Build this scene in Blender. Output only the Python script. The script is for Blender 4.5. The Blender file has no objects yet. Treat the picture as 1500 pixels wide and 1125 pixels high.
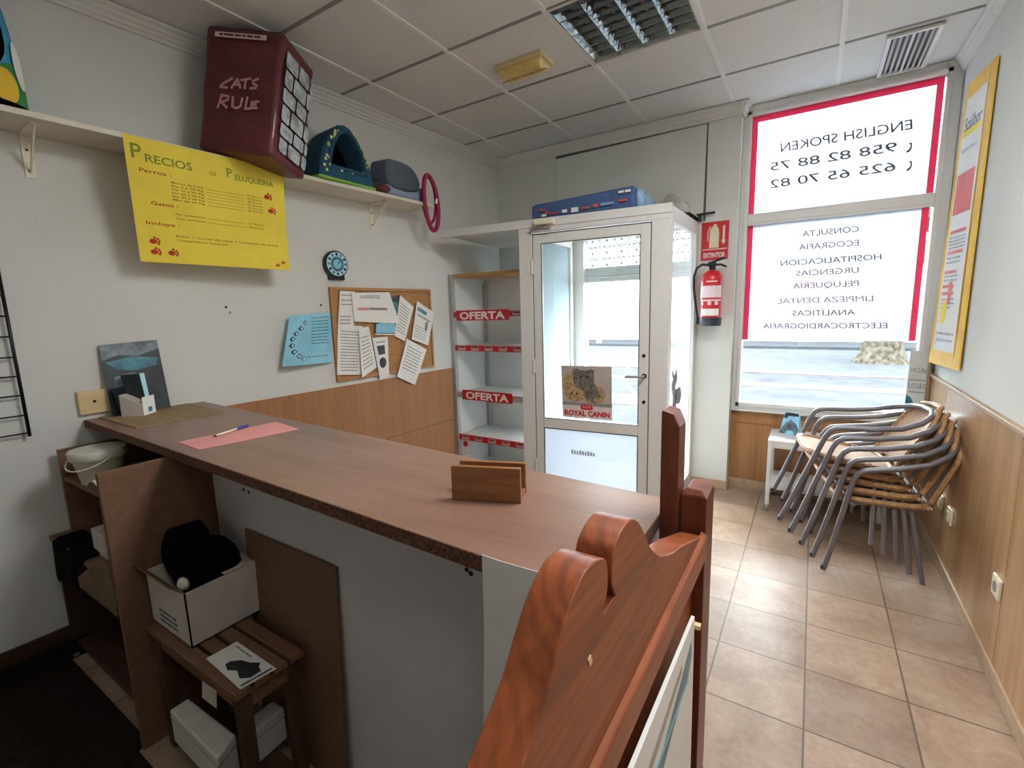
import bpy, bmesh, math, random
from mathutils import Vector, Matrix, Euler
random.seed(7)
R = math.radians
sc = bpy.context.scene
C = sc.collection

# ------------------------------------------------------------------ camera
CAM = Vector((2.3578, -2.7862, 1.4535)); FPX = 689.35
YAW, PITCH, ROLL = -0.5695, -0.1551, -0.0284
fwd = Vector((math.sin(YAW)*math.cos(PITCH), math.cos(YAW)*math.cos(PITCH), math.sin(PITCH)))
rt0 = Vector((math.cos(YAW), -math.sin(YAW), 0)); up0 = rt0.cross(fwd)
rgt = rt0*math.cos(ROLL) + up0*math.sin(ROLL); upv = -rt0*math.sin(ROLL) + up0*math.cos(ROLL)
cd = bpy.data.cameras.new('camera'); cam = bpy.data.objects.new('camera', cd); C.objects.link(cam)
cd.sensor_width = 36; cd.lens = FPX*36/1500; cd.clip_start = 0.02; cd.clip_end = 200
m3 = Matrix((rgt, upv, -fwd)).transposed()
cam.matrix_world = Matrix.Translation(CAM) @ m3.to_4x4()
sc.camera = cam

# ------------------------------------------------------------------ world, light, exposure
wd = bpy.data.worlds.new('overcast_sky'); sc.world = wd; wd.use_nodes = True
wt = wd.node_tree; bg = wt.nodes['Background']; bg.inputs[1].default_value = 1.0
tcw = wt.nodes.new('ShaderNodeTexCoord'); dp = wt.nodes.new('ShaderNodeVectorMath'); dp.operation = 'DOT_PRODUCT'      # veiled sun glow low in front of the shop
dp.inputs[1].default_value = Vector((-.15, .84, .50)).normalized(); wt.links.new(tcw.outputs['Generated'], dp.inputs[0])
skr = wt.nodes.new('ShaderNodeValToRGB'); wt.links.new(dp.outputs['Value'], skr.inputs[0])
e = skr.color_ramp.elements; e[0].position = .1; e[0].color = (11, 11.6, 12.2, 1); e[1].position = .97; e[1].color = (19, 19.6, 20.2, 1)
wt.links.new(skr.outputs[0], bg.inputs[0])
FILL_POWER = 23; H_ = 2.8407
def area(name, loc, rot, sx, sy, power, col=(1, 1, 1)):
    ld = bpy.data.lights.new(name, 'AREA'); ld.shape = 'RECTANGLE'; ld.size = sx; ld.size_y = sy; ld.energy = power; ld.color = col
    o = bpy.data.objects.new(name, ld); o.location = loc; o.rotation_euler = rot; C.objects.link(o); return o
area('added_fill_over_counter', (2.45, -1.25, H_-.03), (0, 0, 0), 1.16, .58, FILL_POWER, (1, 1, 1)); area('added_fill_by_camera', (2.7, -2.9, H_-.03), (0, 0, 0), .58, .58, FILL_POWER*.16, (.97, .99, 1))  # two unseen fill lights added under the ceiling to brighten the room
sc.view_settings.view_transform = 'Standard'; sc.view_settings.look = 'None'
sc.view_settings.exposure = 1.2; sc.view_settings.gamma = 1; sc.view_settings.use_curve_mapping = False
try:
    sc.cycles.use_denoising = True
    sc.cycles.max_bounces = 10; sc.cycles.diffuse_bounces = 6; sc.cycles.transparent_max_bounces = 24
    sc.cycles.caustics_reflective = False; sc.cycles.caustics_refractive = False
    sc.cycles.sample_clamp_indirect = 6
except Exception: pass

# ------------------------------------------------------------------ the place's main planes
H, YP, YW, XR = 2.8407, 1.103, 1.218, 3.022
WN = Vector((1, -.05, 0)).normalized(); W0 = Vector((-.235, 1.1, 0))
def ray(u): return rgt*((u[0]-750)/FPX) + upv*(-(u[1]-562.5)/FPX) + fwd
def on(u, ax, v):
    d = ray(u); return CAM + d*((v-CAM[ax])/d[ax])
def onp(u, P, n):
    d = ray(u); return CAM + d*((P-CAM).dot(n)/d.dot(n))
LROT = math.atan2(1, .05)
def lw(u, off=0):                      # point on the left wall as (along, height)
    P = onp(u, W0 + WN*off, WN); L = Matrix.Rotation(-LROT, 3, 'Z') @ (P - W0); return L.x, P.z
def lwv(u, off): x, z = lw(u, off); return Vector((x, -off, z))

# ------------------------------------------------------------------ materials
def lin(h):
    h = h.lstrip('#'); c = [int(h[i:i+2], 16)/255 for i in (0, 2, 4)]
    return tuple((x/12.92 if x <= .04045 else ((x+.055)/1.055)**2.4) for x in c) + (1,)
class NT:
    def __init__(s, name):
        s.m = bpy.data.materials.new(name); s.m.use_nodes = True; s.t = s.m.node_tree; s.n = s.t.nodes
        s.b = s.n['Principled BSDF']; s.o = s.n['Material Output']
    def add(s, ty, **k):
        n = s.n.new(ty)
        for a, v in k.items():
            if hasattr(n, a): setattr(n, a, v)
            else: n.inputs[a.replace('_', ' ')].default_value = v
        return n
    def l(s, a, b): s.t.links.new(a, b)
    def coord(s, scale=(1, 1, 1), loc=(0, 0, 0), kind='Object'):
        tc = s.add('ShaderNodeTexCoord'); mp = s.add('ShaderNodeMapping'); s.l(tc.outputs[kind], mp.inputs[0])
        mp.inputs['Scale'].default_value = scale; mp.inputs['Location'].default_value = loc; return mp.outputs[0]
    def noise(s, vec, scale, detail=4, rough=.55, dist=0):
        n = s.add('ShaderNodeTexNoise'); s.l(vec, n.inputs['Vector']); n.inputs['Scale'].default_value = scale
        n.inputs['Detail'].default_value = detail; n.inputs['Roughness'].default_value = rough; n.inputs['Distortion'].default_value = dist
        return n.outputs[0]
    def ramp(s, fac, stops):
        r = s.add('ShaderNodeValToRGB'); e = r.color_ramp.elements
        while len(e) < len(stops): e.new(.5)
        for i, (p, c) in enumerate(stops): e[i].position = p; e[i].color = lin(c) if isinstance(c, str) else c
        s.l(fac, r.inputs[0]); return r.outputs[0]
    def mix(s, fac, a, b, mode='MIX'):
        x = s.add('ShaderNodeMixRGB'); x.blend_type = mode
        for i, v in ((0, fac), (1, a), (2, b)):
            if hasattr(v, 'is_linked'): s.l(v, x.inputs[i])
            else: x.inputs[i].default_value = v if i == 0 else (lin(v) if isinstance(v, str) else v)
        return x.outputs[0]
    def bump(s, h, strength=.2, dist=.01):
        b = s.add('ShaderNodeBump'); b.inputs['Strength'].default_value = strength; b.inputs['Distance'].default_value = dist
        s.l(h, b.inputs['Height']); s.l(b.outputs[0], s.b.inputs['Normal'])
    def fin(s, rough=.6, metal=0, spec=.5):
        s.b.inputs['Roughness'].default_value = rough; s.b.inputs['Metallic'].default_value = metal
        s.b.inputs['Specular IOR Level'].default_value = spec; return s.m
def mat(name, col, rough=.6, metal=0, var=.06, vs=14, bump=0, bs=60, spec=.5):
    k = NT(name); v = k.coord(); a = lin(col)
    lo = tuple(max(0, x*(1-var*2)) for x in a[:3])+(1,); hi = tuple(min(1, x*(1+var)) for x in a[:3])+(1,)
    k.l(k.ramp(k.noise(v, vs), [(.3, lo), (.7, hi)]), k.b.inputs['Base Color'])
    if bump: k.bump(k.noise(v, bs, 5), bump, .01)
    return k.fin(rough, metal, spec)
def wood(name, dark, light, axis='z', scale=9, rough=.45, spec=.5, stretch=.07, bump=.06, knots=0, rings=0):
    k = NT(name); s = [1, 1, 1]; s['xyz'.index(axis)] = stretch; v = k.coord(tuple(s))
    n = k.noise(v, scale*2.2, 6, .65, .6 + knots); f = k.noise(v, scale*14, 3, .7)
    c = k.mix(.28, k.ramp(n, [(.3, dark), (.68, light)]), k.ramp(f, [(.3, dark), (.7, light)]))
    if rings:
        w = k.add('ShaderNodeTexWave'); w.bands_direction = 'DIAGONAL'; k.l(v, w.inputs['Vector']); w.inputs['Scale'].default_value = rings; w.inputs['Distortion'].default_value = 7; w.inputs['Detail'].default_value = 3; w.inputs['Detail Scale'].default_value = .8
        c = k.mix(.22, c, k.ramp(w.outputs[0], [(.25, dark), (.6, light)]))
    k.l(c, k.b.inputs['Base Color']); k.bump(f, bump, .003); return k.fin(rough, 0, spec)
def film(name, col, trans, diff=.35):
    k = NT(name); a = k.add('ShaderNodeBsdfTranslucent'); b = k.add('ShaderNodeBsdfDiffuse'); t = k.add('ShaderNodeBsdfTransparent')
    n = k.noise(k.coord(), 3); c = k.mix(n, col, col); 
    for x in (a, b): k.l(c, x.inputs[0])
    m1 = k.add('ShaderNodeMixShader'); m2 = k.add('ShaderNodeMixShader'); m1.inputs[0].default_value = diff; m2.inputs[0].default_value = trans
    k.l(a.outputs[0], m1.inputs[1]); k.l(b.outputs[0], m1.inputs[2]); k.l(m1.outputs[0], m2.inputs[1]); k.l(t.outputs[0], m2.inputs[2])
    k.l(m2.outputs[0], k.o.inputs[0]); return k.m
def glass(name, tint=(.93, .97, .97, 1)):
    k = NT(name); t = k.add('ShaderNodeBsdfTransparent'); g = k.add('ShaderNodeBsdfGlossy'); fr = k.add('ShaderNodeFresnel'); fr.inputs[0].default_value = 1.45
    t.inputs[0].default_value = tint; g.inputs['Roughness'].default_value = .02
    n = k.noise(k.coord(), 2); k.l(k.mix(n, tint, tint), t.inputs[0])
    m = k.add('ShaderNodeMixShader'); k.l(fr.outputs[0], m.inputs[0]); k.l(t.outputs[0], m.inputs[1]); k.l(g.outputs[0], m.inputs[2]); k.l(m.outputs[0], k.o.inputs[0]); return k.m

M = {}
def mk_floor():
    k = NT('floor_tile'); tc = k.add('ShaderNodeTexCoord'); mp = k.add('ShaderNodeMapping'); k.l(tc.outputs['Object'], mp.inputs[0])
    mp.inputs['Location'].default_value = (-2.0917 + 3.204*3, -.2085 + 3.204*3, 0); v = mp.outputs[0]
    b = k.add('ShaderNodeTexBrick'); b.offset = 0; b.squash = 1; k.l(v, b.inputs['Vector'])
    for n, x in (('Scale', 1), ('Brick Width', .3204), ('Row Height', .3204), ('Mortar Size', .0035), ('Mortar Smooth', .1), ('Bias', 0)): b.inputs[n].default_value = x
    b.inputs['Color1'].default_value = (0, 0, 0, 1); b.inputs['Color2'].default_value = (1, 1, 1, 1); b.inputs['Mortar'].default_value = (.5, .5, .5, 1)
    n = k.noise(v, 5, 6, .6, .4); n2 = k.noise(v, 40, 4)
    base = k.ramp(n, [(.28, '#856b57'), (.5, '#9b8370'), (.75, '#ae9985')])
    base = k.mix(.25, base, k.ramp(n2, [(.3, '#7f6857'), (.7, '#b3a08d')]))
    base = k.mix(.16, base, b.outputs[0], 'OVERLAY')
    c = k.mix(b.outputs['Fac'], base, '#6b5a4c'); k.l(c, k.b.inputs['Base Color'])
    inv = k.add('ShaderNodeMath'); inv.operation = 'SUBTRACT'; inv.inputs[0].default_value = 1; k.l(b.outputs['Fac'], inv.inputs[1])
    k.bump(inv.outputs[0], .5, .003); return k.fin(.42, 0, .4)
M['floor'] = mk_floor()
M['plaster'] = mat('white_plaster', '#d6d6d1', .85, var=.02, vs=3, bump=.22, bs=90)
M['plaster_far'] = mat('white_plaster_smooth', '#d2d3cd', .85, var=.02, vs=3, bump=.1, bs=70)
M['ceiling'] = mat('ceiling_board', '#dfdfdc', .9, var=.05, vs=160, bump=.25, bs=220)
M['tbar'] = mat('ceiling_bar', '#e6e6e2', .5, var=.01)
M['cornice'] = mat('cornice_plaster', '#d8d8d3', .8, var=.02)
def mk_reed():
    k = NT('reeded_wood'); v = k.coord(); w = k.add('ShaderNodeTexWave'); w.bands_direction = 'X'; k.l(v, w.inputs['Vector'])
    w.inputs['Scale'].default_value = 24; w.inputs['Distortion'].default_value = 1.6; w.inputs['Detail'].default_value = 2
    g = k.noise(k.coord((1, 1, .05)), 40, 5, .7)
    c = k.mix(.55, k.ramp(g, [(.3, '#87562f'), (.7, '#bb8759')]), k.ramp(w.outputs[0], [(.05, '#6e4426'), (.4, '#b37d50')]))
    k.l(c, k.b.inputs['Base Color']); k.bump(w.outputs[0], .4, .004); return k.fin(.4)
M['reed'] = mk_reed()
M['lam'] = wood('panel_laminate', '#a07c57', '#c4a07a', 'z', 9, .22, .55, .04, .02)
M['lam_dark'] = wood('under_window_panel', '#8c5e38', '#b4875c', 'z', 9, .32, .5, .04, .02)
M['cap'] = wood('cap_strip', '#8f7354', '#a98d6c', 'y', 9, .4)
M['skirt'] = mat('tile_skirting', '#b39a80', .35, var=.1, vs=20)
M['skirt_dark'] = wood('dark_skirting', '#3a251c', '#543a2c', 'x', 9, .5)
M['alu'] = mat('white_lacquered_aluminium', '#dad9d6', .35, var=.015)
M['alu_grey'] = mat('grey_seal', '#55585a', .5)
M['white'] = mat('white_melamine', '#dfdfdb', .4, var=.02)
M['whitepaper'] = mat('white_paper', '#e9e7e1', .8, var=.02)
M['cream'] = mat('cream_plastic', '#d8c692', .45)
M['ivory'] = mat('ivory_plastic', '#e6dfc6', .4)
M['black'] = mat('black_plastic', '#15151a', .45)
M['blackcloth'] = mat('black_cloth', '#050506', 1, bump=.3, bs=80, spec=.1)
M['darkmetal'] = mat('dark_metal', '#2a2a2c', .4, .6)
M['steel'] = mat('brushed_steel', '#b9bdbf', .3, .9)
M['grey'] = mat('grey_metal', '#9b9c9c', .45, .4)
M['chrome'] = mat('mirror_louvre', '#d0d3d2', .08, 1, var=.01)
M['glass'] = glass('clear_glass')
M['glass_cyan'] = film('hazy_side_glass', '#d4e4ea', .74, .5)
M['film'] = film('white_window_film', '#c9ced7', .12, .35)
M['film_red'] = film('red_window_film', '#f0587f', .05, .5)
M['ink'] = mat('grey_ink', '#62626e', .8)
M['ink_violet'] = mat('violet_ink', '#8d5f80', .8)
M['red'] = mat('signal_red', '#c21f28', .4)
M['ext_red'] = mat('extinguisher_red', '#c8202a', .28)
M['label'] = mat('pale_label', '#e3cfd2', .5)
M['yellow'] = mat('yellow_card', '#eed648', .75, var=.04, vs=5)
M['yellow_frame'] = mat('yellow_frame', '#e6b62c', .6, var=.08, vs=6)
M['green_ink'] = mat('green_felt_pen', '#7f8f2e', .8)
M['brown_ink'] = mat('brown_felt_pen', '#7a5a1e', .8)
M['red_ink'] = mat('red_felt_pen', '#b8341a', .8)
M['cork'] = mat('cork', '#b98a58', .9, var=.25, vs=120, bump=.3, bs=150)
M['frame_wood'] = wood('frame_pine', '#9c6a3c', '#c0905c', 'x', 10, .5)
M['counter'] = wood('counter_laminate', '#745646', '#947261', 'x', 6, .34, .5, .12, .02)
M['chip'] = mat('raw_chipboard', '#6b4630', .9, var=.45, vs=140, bump=.4, bs=150)
M['board'] = mat('brown_hardboard', '#70503a', .75, var=.1, vs=50, bump=.1, bs=200)
M['panel'] = mat('counter_panel', '#c6c4c5', .6, var=.03, vs=6)
M['bench'] = wood('varnished_pine', '#642f19', '#a65a32', 'y', 6, .36, .45, .07, .03, 1.2, 30)
M['bench_v'] = wood('varnished_pine_upright', '#52271a', '#80402a', 'z', 6, .36, .45, .1, .03, .6, 14)
M['holder'] = wood('napkin_holder_wood', '#6f4526', '#9a683f', 'x', 10, .4, rings=22)
M['stool'] = wood('stool_wood', '#5c402d', '#856148', 'x', 9, .5)
M['ply'] = wood('pale_block_wood', '#d2b684', '#e6d0a2', 'x', 8, .6)
M['pink'] = mat('pink_paper', '#e39a97', .8, var=.03)
M['mat_brown'] = wood('bamboo_mat', '#7d6748', '#a68d68', 'x', 16, .7, .3)
M['teal'] = mat('teal_fabric', '#24526a', .95, var=.15, bump=.3, bs=60)
M['spots'] = mat('pale_spots', '#c9cf86', .9)
M['lime'] = mat('lime_fabric', '#7fb244', .9)
M['maroon'] = NT('maroon_plush_in_plastic')
def mk_maroon():
    k = M['maroon']; v = k.coord(); n = k.noise(v, 7, 5, .6); k.l(k.ramp(n, [(.3, '#4d1a21'), (.7, '#6e2b33')]), k.b.inputs['Base Color'])
    k.bump(k.noise(k.coord((6, 1, 1)), 9, 5, .6, 1.2), .25, .02); k.b.inputs['Coat Weight'].default_value = .35; k.b.inputs['Coat Roughness'].default_value = .15
    return k.fin(.7)
M['maroon'] = mk_maroon()
M['stone_print'] = mat('grey_stone_print', '#b2babd', .22, var=.25, vs=18, bump=.5, bs=30)
M['chalk'] = mat('pale_pink_lettering', '#c98f92', .8)
M['slate'] = mat('slate_fabric', '#5b6673', .95, bump=.2, bs=40)
M['slate_light'] = mat('pale_slate_fabric', '#8d9cb0', .95)
M['magenta'] = mat('magenta_webbing', '#9c1450', .6, var=.1)
M['blue_cloth'] = mat('sky_blue_fabric', '#3f93b8', .95, var=.1, bump=.2, bs=40)
M['green_cloth'] = mat('green_fabric', '#3d8a4c', .95, var=.1)
M['yellow_cloth'] = mat('yellow_fabric', '#e0b93a', .95, var=.05)
M['navy'] = mat('navy_fabric', '#4a6290', .8, var=.12, vs=30, bump=.2, bs=60)
M['navy_light'] = mat('pale_blue_fabric', '#8fb2d2', .5, var=.2, vs=25)
M['redprint'] = mat('red_print', '#c0564a', .8)
M['skyprint'] = mat('cyan_print', '#8fd0e6', .7, var=.08, vs=8)
M['cyanprint2'] = mat('pale_cyan_print', '#b9e2ee', .7)
M['photo_dark'] = mat('dark_photo_print', '#2a3238', .3, var=.4, vs=18)
M['photo_grey'] = mat('grey_photo_print', '#71808a', .3, var=.4, vs=22)
M['photo_teal'] = mat('teal_photo_print', '#3f7f92', .3, var=.3, vs=22)
M['print_grey'] = mat('grey_print', '#8a8a88', .8)
M['print_pink'] = mat('pink_print', '#d59a98', .8)
M['rack'] = mat('white_rack_metal', '#d6d6d2', .4, var=.02)
M['rack_edge'] = mat('grey_rack_edge', '#b4b4b2', .4, .3)
M['cardboard'] = mat('cardboard', '#b58a54', .85, var=.1)
M['tubegrey'] = mat('grey_powder_coated_tube', '#77757a', .4, .3, var=.05)
def mk_wicker():
    k = NT('woven_cane'); v = k.coord(); a = k.add('ShaderNodeTexWave'); b = k.add('ShaderNodeTexWave')
    a.bands_direction = 'X'; b.bands_direction = 'Y'
    for w in (a, b): k.l(v, w.inputs['Vector']); w.inputs['Scale'].default_value = 22; w.inputs['Distortion'].default_value = .3
    mx = k.mix(1, a.outputs[0], b.outputs[0], 'DIFFERENCE'); k.l(k.ramp(mx, [(.1, '#8d6b52'), (.6, '#cfae90')]), k.b.inputs['Base Color'])
    k.bump(mx, .5, .004); return k.fin(.6)
M['wicker'] = mk_wicker()
M['cane'] = mat('honey_cane', '#ab8459', .45, var=.2, vs=50, bump=.3, bs=90)
M['fur_grey'] = mat('grey_fur_print', '#76706a', .5, var=.35, vs=40)
M['fur_tan'] = mat('tan_fur_print', '#b59a6e', .5, var=.3, vs=40)
M['foam'] = mat('white_foam', '#cfccc2', .8, var=.05, bump=.2, bs=120)
M['boxwhite'] = mat('white_carton', '#c9bfb6', .7, var=.05)
M['bucket'] = mat('cloudy_white_plastic', '#d8d2b8', .4, var=.08)
M['plasticbag'] = mat('grey_plastic_sheet', '#bcb9ac', .25, var=.15, bump=.5, bs=12)
M['bag'] = mat('brown_paper_bag', '#6f573c', .85, var=.2, bump=.4, bs=8)
M['pinkjunk'] = mat('dusty_pink_plastic', '#a8626a', .6)
M['pavement'] = mat('grey_pavement', '#36373a', .9, var=.12, vs=2, spec=0)
M['pavement_pink'] = mat('pink_pavement', '#54484a', .9, var=.12, vs=3, spec=0)
M['road'] = mat('asphalt', '#3e4043', .9, var=.1, vs=3, spec=0)
M['facade'] = mat('white_render', '#e6e4df', .9, var=.03)
M['facade_blue'] = mat('pale_blue_render', '#93a5b5', .9, var=.05)
M['bark'] = mat('bark', '#433e36', .95, var=.35, vs=9, bump=.6, bs=16, spec=0)
M['leaf'] = mat('dark_leaves', '#40583a', .9, var=.4, vs=8)
M['shutter'] = mat('galvanised_shutter', '#c9cbc9', .4, .2)

# ------------------------------------------------------------------ building helpers
MX = {}
class G:
    """collects shapes in a bmesh; out() links it as one mesh object"""
    def __init__(s): s.bm = bmesh.new()
    def box(s, x0, x1, y0, y1, z0, z1, mx=None):
        vs = [s.bm.verts.new((x, y, z)) for x in (x0, x1) for y in (y0, y1) for z in (z0, z1)]
        for f in ((0, 1, 3, 2), (4, 6, 7, 5), (0, 4, 5, 1), (2, 3, 7, 6), (0, 2, 6, 4), (1, 5, 7, 3)): s.bm.faces.new([vs[i] for i in f])
        if mx is not None: bmesh.ops.transform(s.bm, matrix=mx, verts=vs)
        return s
    def cbox(s, c, d, rot=(0, 0, 0)):
        return s.box(-d[0]/2, d[0]/2, -d[1]/2, d[1]/2, -d[2]/2, d[2]/2, Matrix.Translation(c) @ Euler(rot).to_matrix().to_4x4())
    def hexa(s, b, t):                       # bottom and top quads
        vb = [s.bm.verts.new(p) for p in b]; vt = [s.bm.verts.new(p) for p in t]; n = len(b)
        s.bm.faces.new(vb[::-1]); s.bm.faces.new(vt)
        for i in range(n): s.bm.faces.new((vb[i], vb[(i+1) % n], vt[(i+1) % n], vt[i]))
        return s
    def prism(s, poly, axis, a0, a1):        # polygon in the other two axes, pushed along axis
        def P(p, a):
            if axis == 'z': return (p[0], p[1], a)
            if axis == 'y': return (p[0], a, p[1])
            return (a, p[0], p[1])
        return s.hexa([P(p, a0) for p in poly], [P(p, a1) for p in poly])
    def tube(s, pts, r, seg=10, closed=False):
        pts = [Vector(p) for p in pts]; n = len(pts); rings = []; ref = None
        rr = r if hasattr(r, '__len__') else [r]*n
        for i, p in enumerate(pts):
            if closed: t = (pts[(i+1) % n] - pts[i-1]).normalized()
            else: t = (pts[min(i+1, n-1)] - pts[max(i-1, 0)]).normalized()
            if ref is None: ref = t.orthogonal().normalized()
            ref = (ref - t*ref.dot(t)).normalized(); b = t.cross(ref)
            rings.append([s.bm.verts.new(p + (ref*math.cos(2*math.pi*k/seg) + b*math.sin(2*math.pi*k/seg))*rr[i]) for k in range(seg)])
        for i in range(n if closed else n-1):
            A, B = rings[i], rings[(i+1) % n]
            for k in range(seg): s.bm.faces.new((A[k], A[(k+1) % seg], B[(k+1) % seg], B[k]))
        if not closed: s.bm.faces.new(rings[0][::-1]); s.bm.faces.new(rings[-1])
        return s
    def lathe(s, prof, c=(0, 0, 0), seg=24, axis='z', cap=True):
        c = Vector(c); rings = []
        for r, h in prof:
            ring = []
            for k in range(seg):
                a = 2*math.pi*k/seg; x, y = r*math.cos(a), r*math.sin(a)
                v = {'z': (x, y, h), 'y': (x, h, y), 'x': (h, x, y)}[axis]; ring.append(s.bm.verts.new(c + Vector(v)))
            rings.append(ring)
        for A, B in zip(rings, rings[1:]):
            for k in range(seg): s.bm.faces.new((A[k], A[(k+1) % seg], B[(k+1) % seg], B[k]))
        if cap: s.bm.faces.new(rings[0][::-1]); s.bm.faces.new(rings[-1])
        return s
    def ball(s, c, r, seg=16, noise=0):
        rx, ry, rz = r if hasattr(r, '__len__') else (r, r, r); res = bmesh.ops.create_uvsphere(s.bm, u_segments=seg, v_segments=max(6, seg//2), radius=1)
        for v in res['verts']:
            k = 1 + noise*(random.random()-.5); v.co = Vector((v.co.x*rx*k, v.co.y*ry*k, v.co.z*rz*k)) + Vector(c)
        return s
    def grid(s, fn, nu, nv, thick=0, nrm=None):
        a = [[s.bm.verts.new(fn(i/nu, j/nv, 0)) for i in range(nu+1)] for j in range(nv+1)]
        for j in range(nv):
            for i in range(nu): s.bm.faces.new((a[j][i], a[j+1][i], a[j+1][i+1], a[j][i+1]))
        if thick:
            b = [[s.bm.verts.new(fn(i/nu, j/nv, -thick)) for i in range(nu+1)] for j in range(nv+1)]
            for j in range(nv):
                for i in range(nu): s.bm.faces.new((b[j][i], b[j][i+1], b[j+1][i+1], b[j+1][i]))
            for i in range(nu): s.bm.faces.new((a[0][i], a[0][i+1], b[0][i+1], b[0][i])); s.bm.faces.new((a[nv][i+1], a[nv][i], b[nv][i], b[nv][i+1]))
            for j in range(nv): s.bm.faces.new((a[j+1][0], a[j][0], b[j][0], b[j+1][0])); s.bm.faces.new((a[j][nu], a[j+1][nu], b[j+1][nu], b[j][nu]))
        return s
    def poly(s, pts): s.bm.faces.new([s.bm.verts.new(p) for p in pts]); return s
    def out(s, name, m, parent=None, bev=0, smooth=False, world=False, loc=None, fix=True):
        if world and parent is not None: bmesh.ops.transform(s.bm, matrix=MX[parent.name].inverted(), verts=s.bm.verts)
        if fix: bmesh.ops.recalc_face_normals(s.bm, faces=s.bm.faces)
        if smooth:
            for e in s.bm.edges:
                if len(e.link_faces) == 2 and e.calc_face_angle(0) > R(42): e.smooth = False
        me = bpy.data.meshes.new(name)
        if loc is None and parent is None and len(s.bm.verts):      # put a lone mesh's origin at its base
            xs = [v.co for v in s.bm.verts]; loc = Vector(((min(v.x for v in xs)+max(v.x for v in xs))/2, (min(v.y for v in xs)+max(v.y for v in xs))/2, min(v.z for v in xs)))
            if name.startswith(('floor', 'ceiling', 'ground')): loc = Vector((0, 0, 0))
            bmesh.ops.translate(s.bm, vec=-loc, verts=s.bm.verts)
        s.bm.to_mesh(me); s.bm.free()
        if smooth:
            for p in me.polygons: p.use_smooth = True
        me.materials.append(M[m] if isinstance(m, str) else m)
        o = bpy.data.objects.new(name, me); C.objects.link(o)
        if parent is not None: o.parent = parent
        if loc is not None: o.location = loc
        if bev:
            b = o.modifiers.new('bevel', 'BEVEL'); b.width = bev; b.segments = 2; b.limit_method = 'ANGLE'
        if parent is None: MX[o.name] = Matrix.Translation(loc) if loc is not None else Matrix.Identity(4)
        return o
def thing(name, label, cat, loc=(0, 0, 0), rz=0, group=None, rot=None):
    o = bpy.data.objects.new(name, None); C.objects.link(o); o.empty_display_size = .05
    o.location = loc; e = Euler(rot if rot else (0, 0, rz)); o.rotation_euler = e
    MX[o.name] = Matrix.Translation(Vector(loc)) @ e.to_matrix().to_4x4()
    return tag(o, label, cat, group)
def tag(o, label, cat, group=None):
    o['label'] = label; o['category'] = cat
    if group: o['group'] = group
    return o
def struct(o): o['kind'] = 'structure'; return o
def sroot(name, loc=(0, 0, 0), rz=0):
    o = bpy.data.objects.new(name, None); C.objects.link(o); o.location = loc; o.rotation_euler = (0, 0, rz); o.empty_display_size = .05
    MX[o.name] = Matrix.Translation(Vector(loc)) @ Matrix.Rotation(rz, 4, 'Z'); o['kind'] = 'structure'; return o
def copy_tree(o, parent=None):
    c = o.copy(); C.objects.link(c)
    if parent is not None: c.parent = parent
    for ch in list(o.children): copy_tree(ch, c)
    return c
def wallroot(name, label, cat, x, z, group=None):       # a thing hung on the left wall: local x along it, -y out of it
    P = W0 + Matrix.Rotation(LROT, 3, 'Z') @ Vector((x, 0, 0)); P.z = z
    return thing(name, label, cat, P, LROT, group)
_TXT = {}
def text_geo(st, bold=0):
    if (st, bold) not in _TXT:
        cu = bpy.data.curves.new('lettering', 'FONT'); cu.body = st; cu.offset = bold; cu.resolution_u = 3
        ob = bpy.data.objects.new('lettering', cu); me = bpy.data.meshes.new_from_object(ob)
        vs = [v.co.copy() for v in me.vertices]; fs = [tuple(p.vertices) for p in me.polygons]
        bpy.data.objects.remove(ob); bpy.data.curves.remove(cu); bpy.data.meshes.remove(me)
        x0 = min(v.x for v in vs); x1 = max(v.x for v in vs); y1 = max(v.y for v in vs); y0 = min(v.y for v in vs)
        _TXT[st, bold] = ([(v.x-x0, v.y) for v in vs], fs, x1-x0, y1, y0)
    return _TXT[st, bold]
def catmull(P, k=4):
    o = []
    for i in range(len(P)-1):
        a, b, c, d = P[max(i-1, 0)], P[i], P[i+1], P[min(i+2, len(P)-1)]
        for j in range(k):
            t = j/k; o.append(tuple(.5*(2*b[q]+(c[q]-a[q])*t+(2*a[q]-5*b[q]+4*c[q]-d[q])*t*t+(3*b[q]-a[q]-3*c[q]+d[q])*t**3) for q in (0, 1)))
    return o + [P[-1]]
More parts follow.
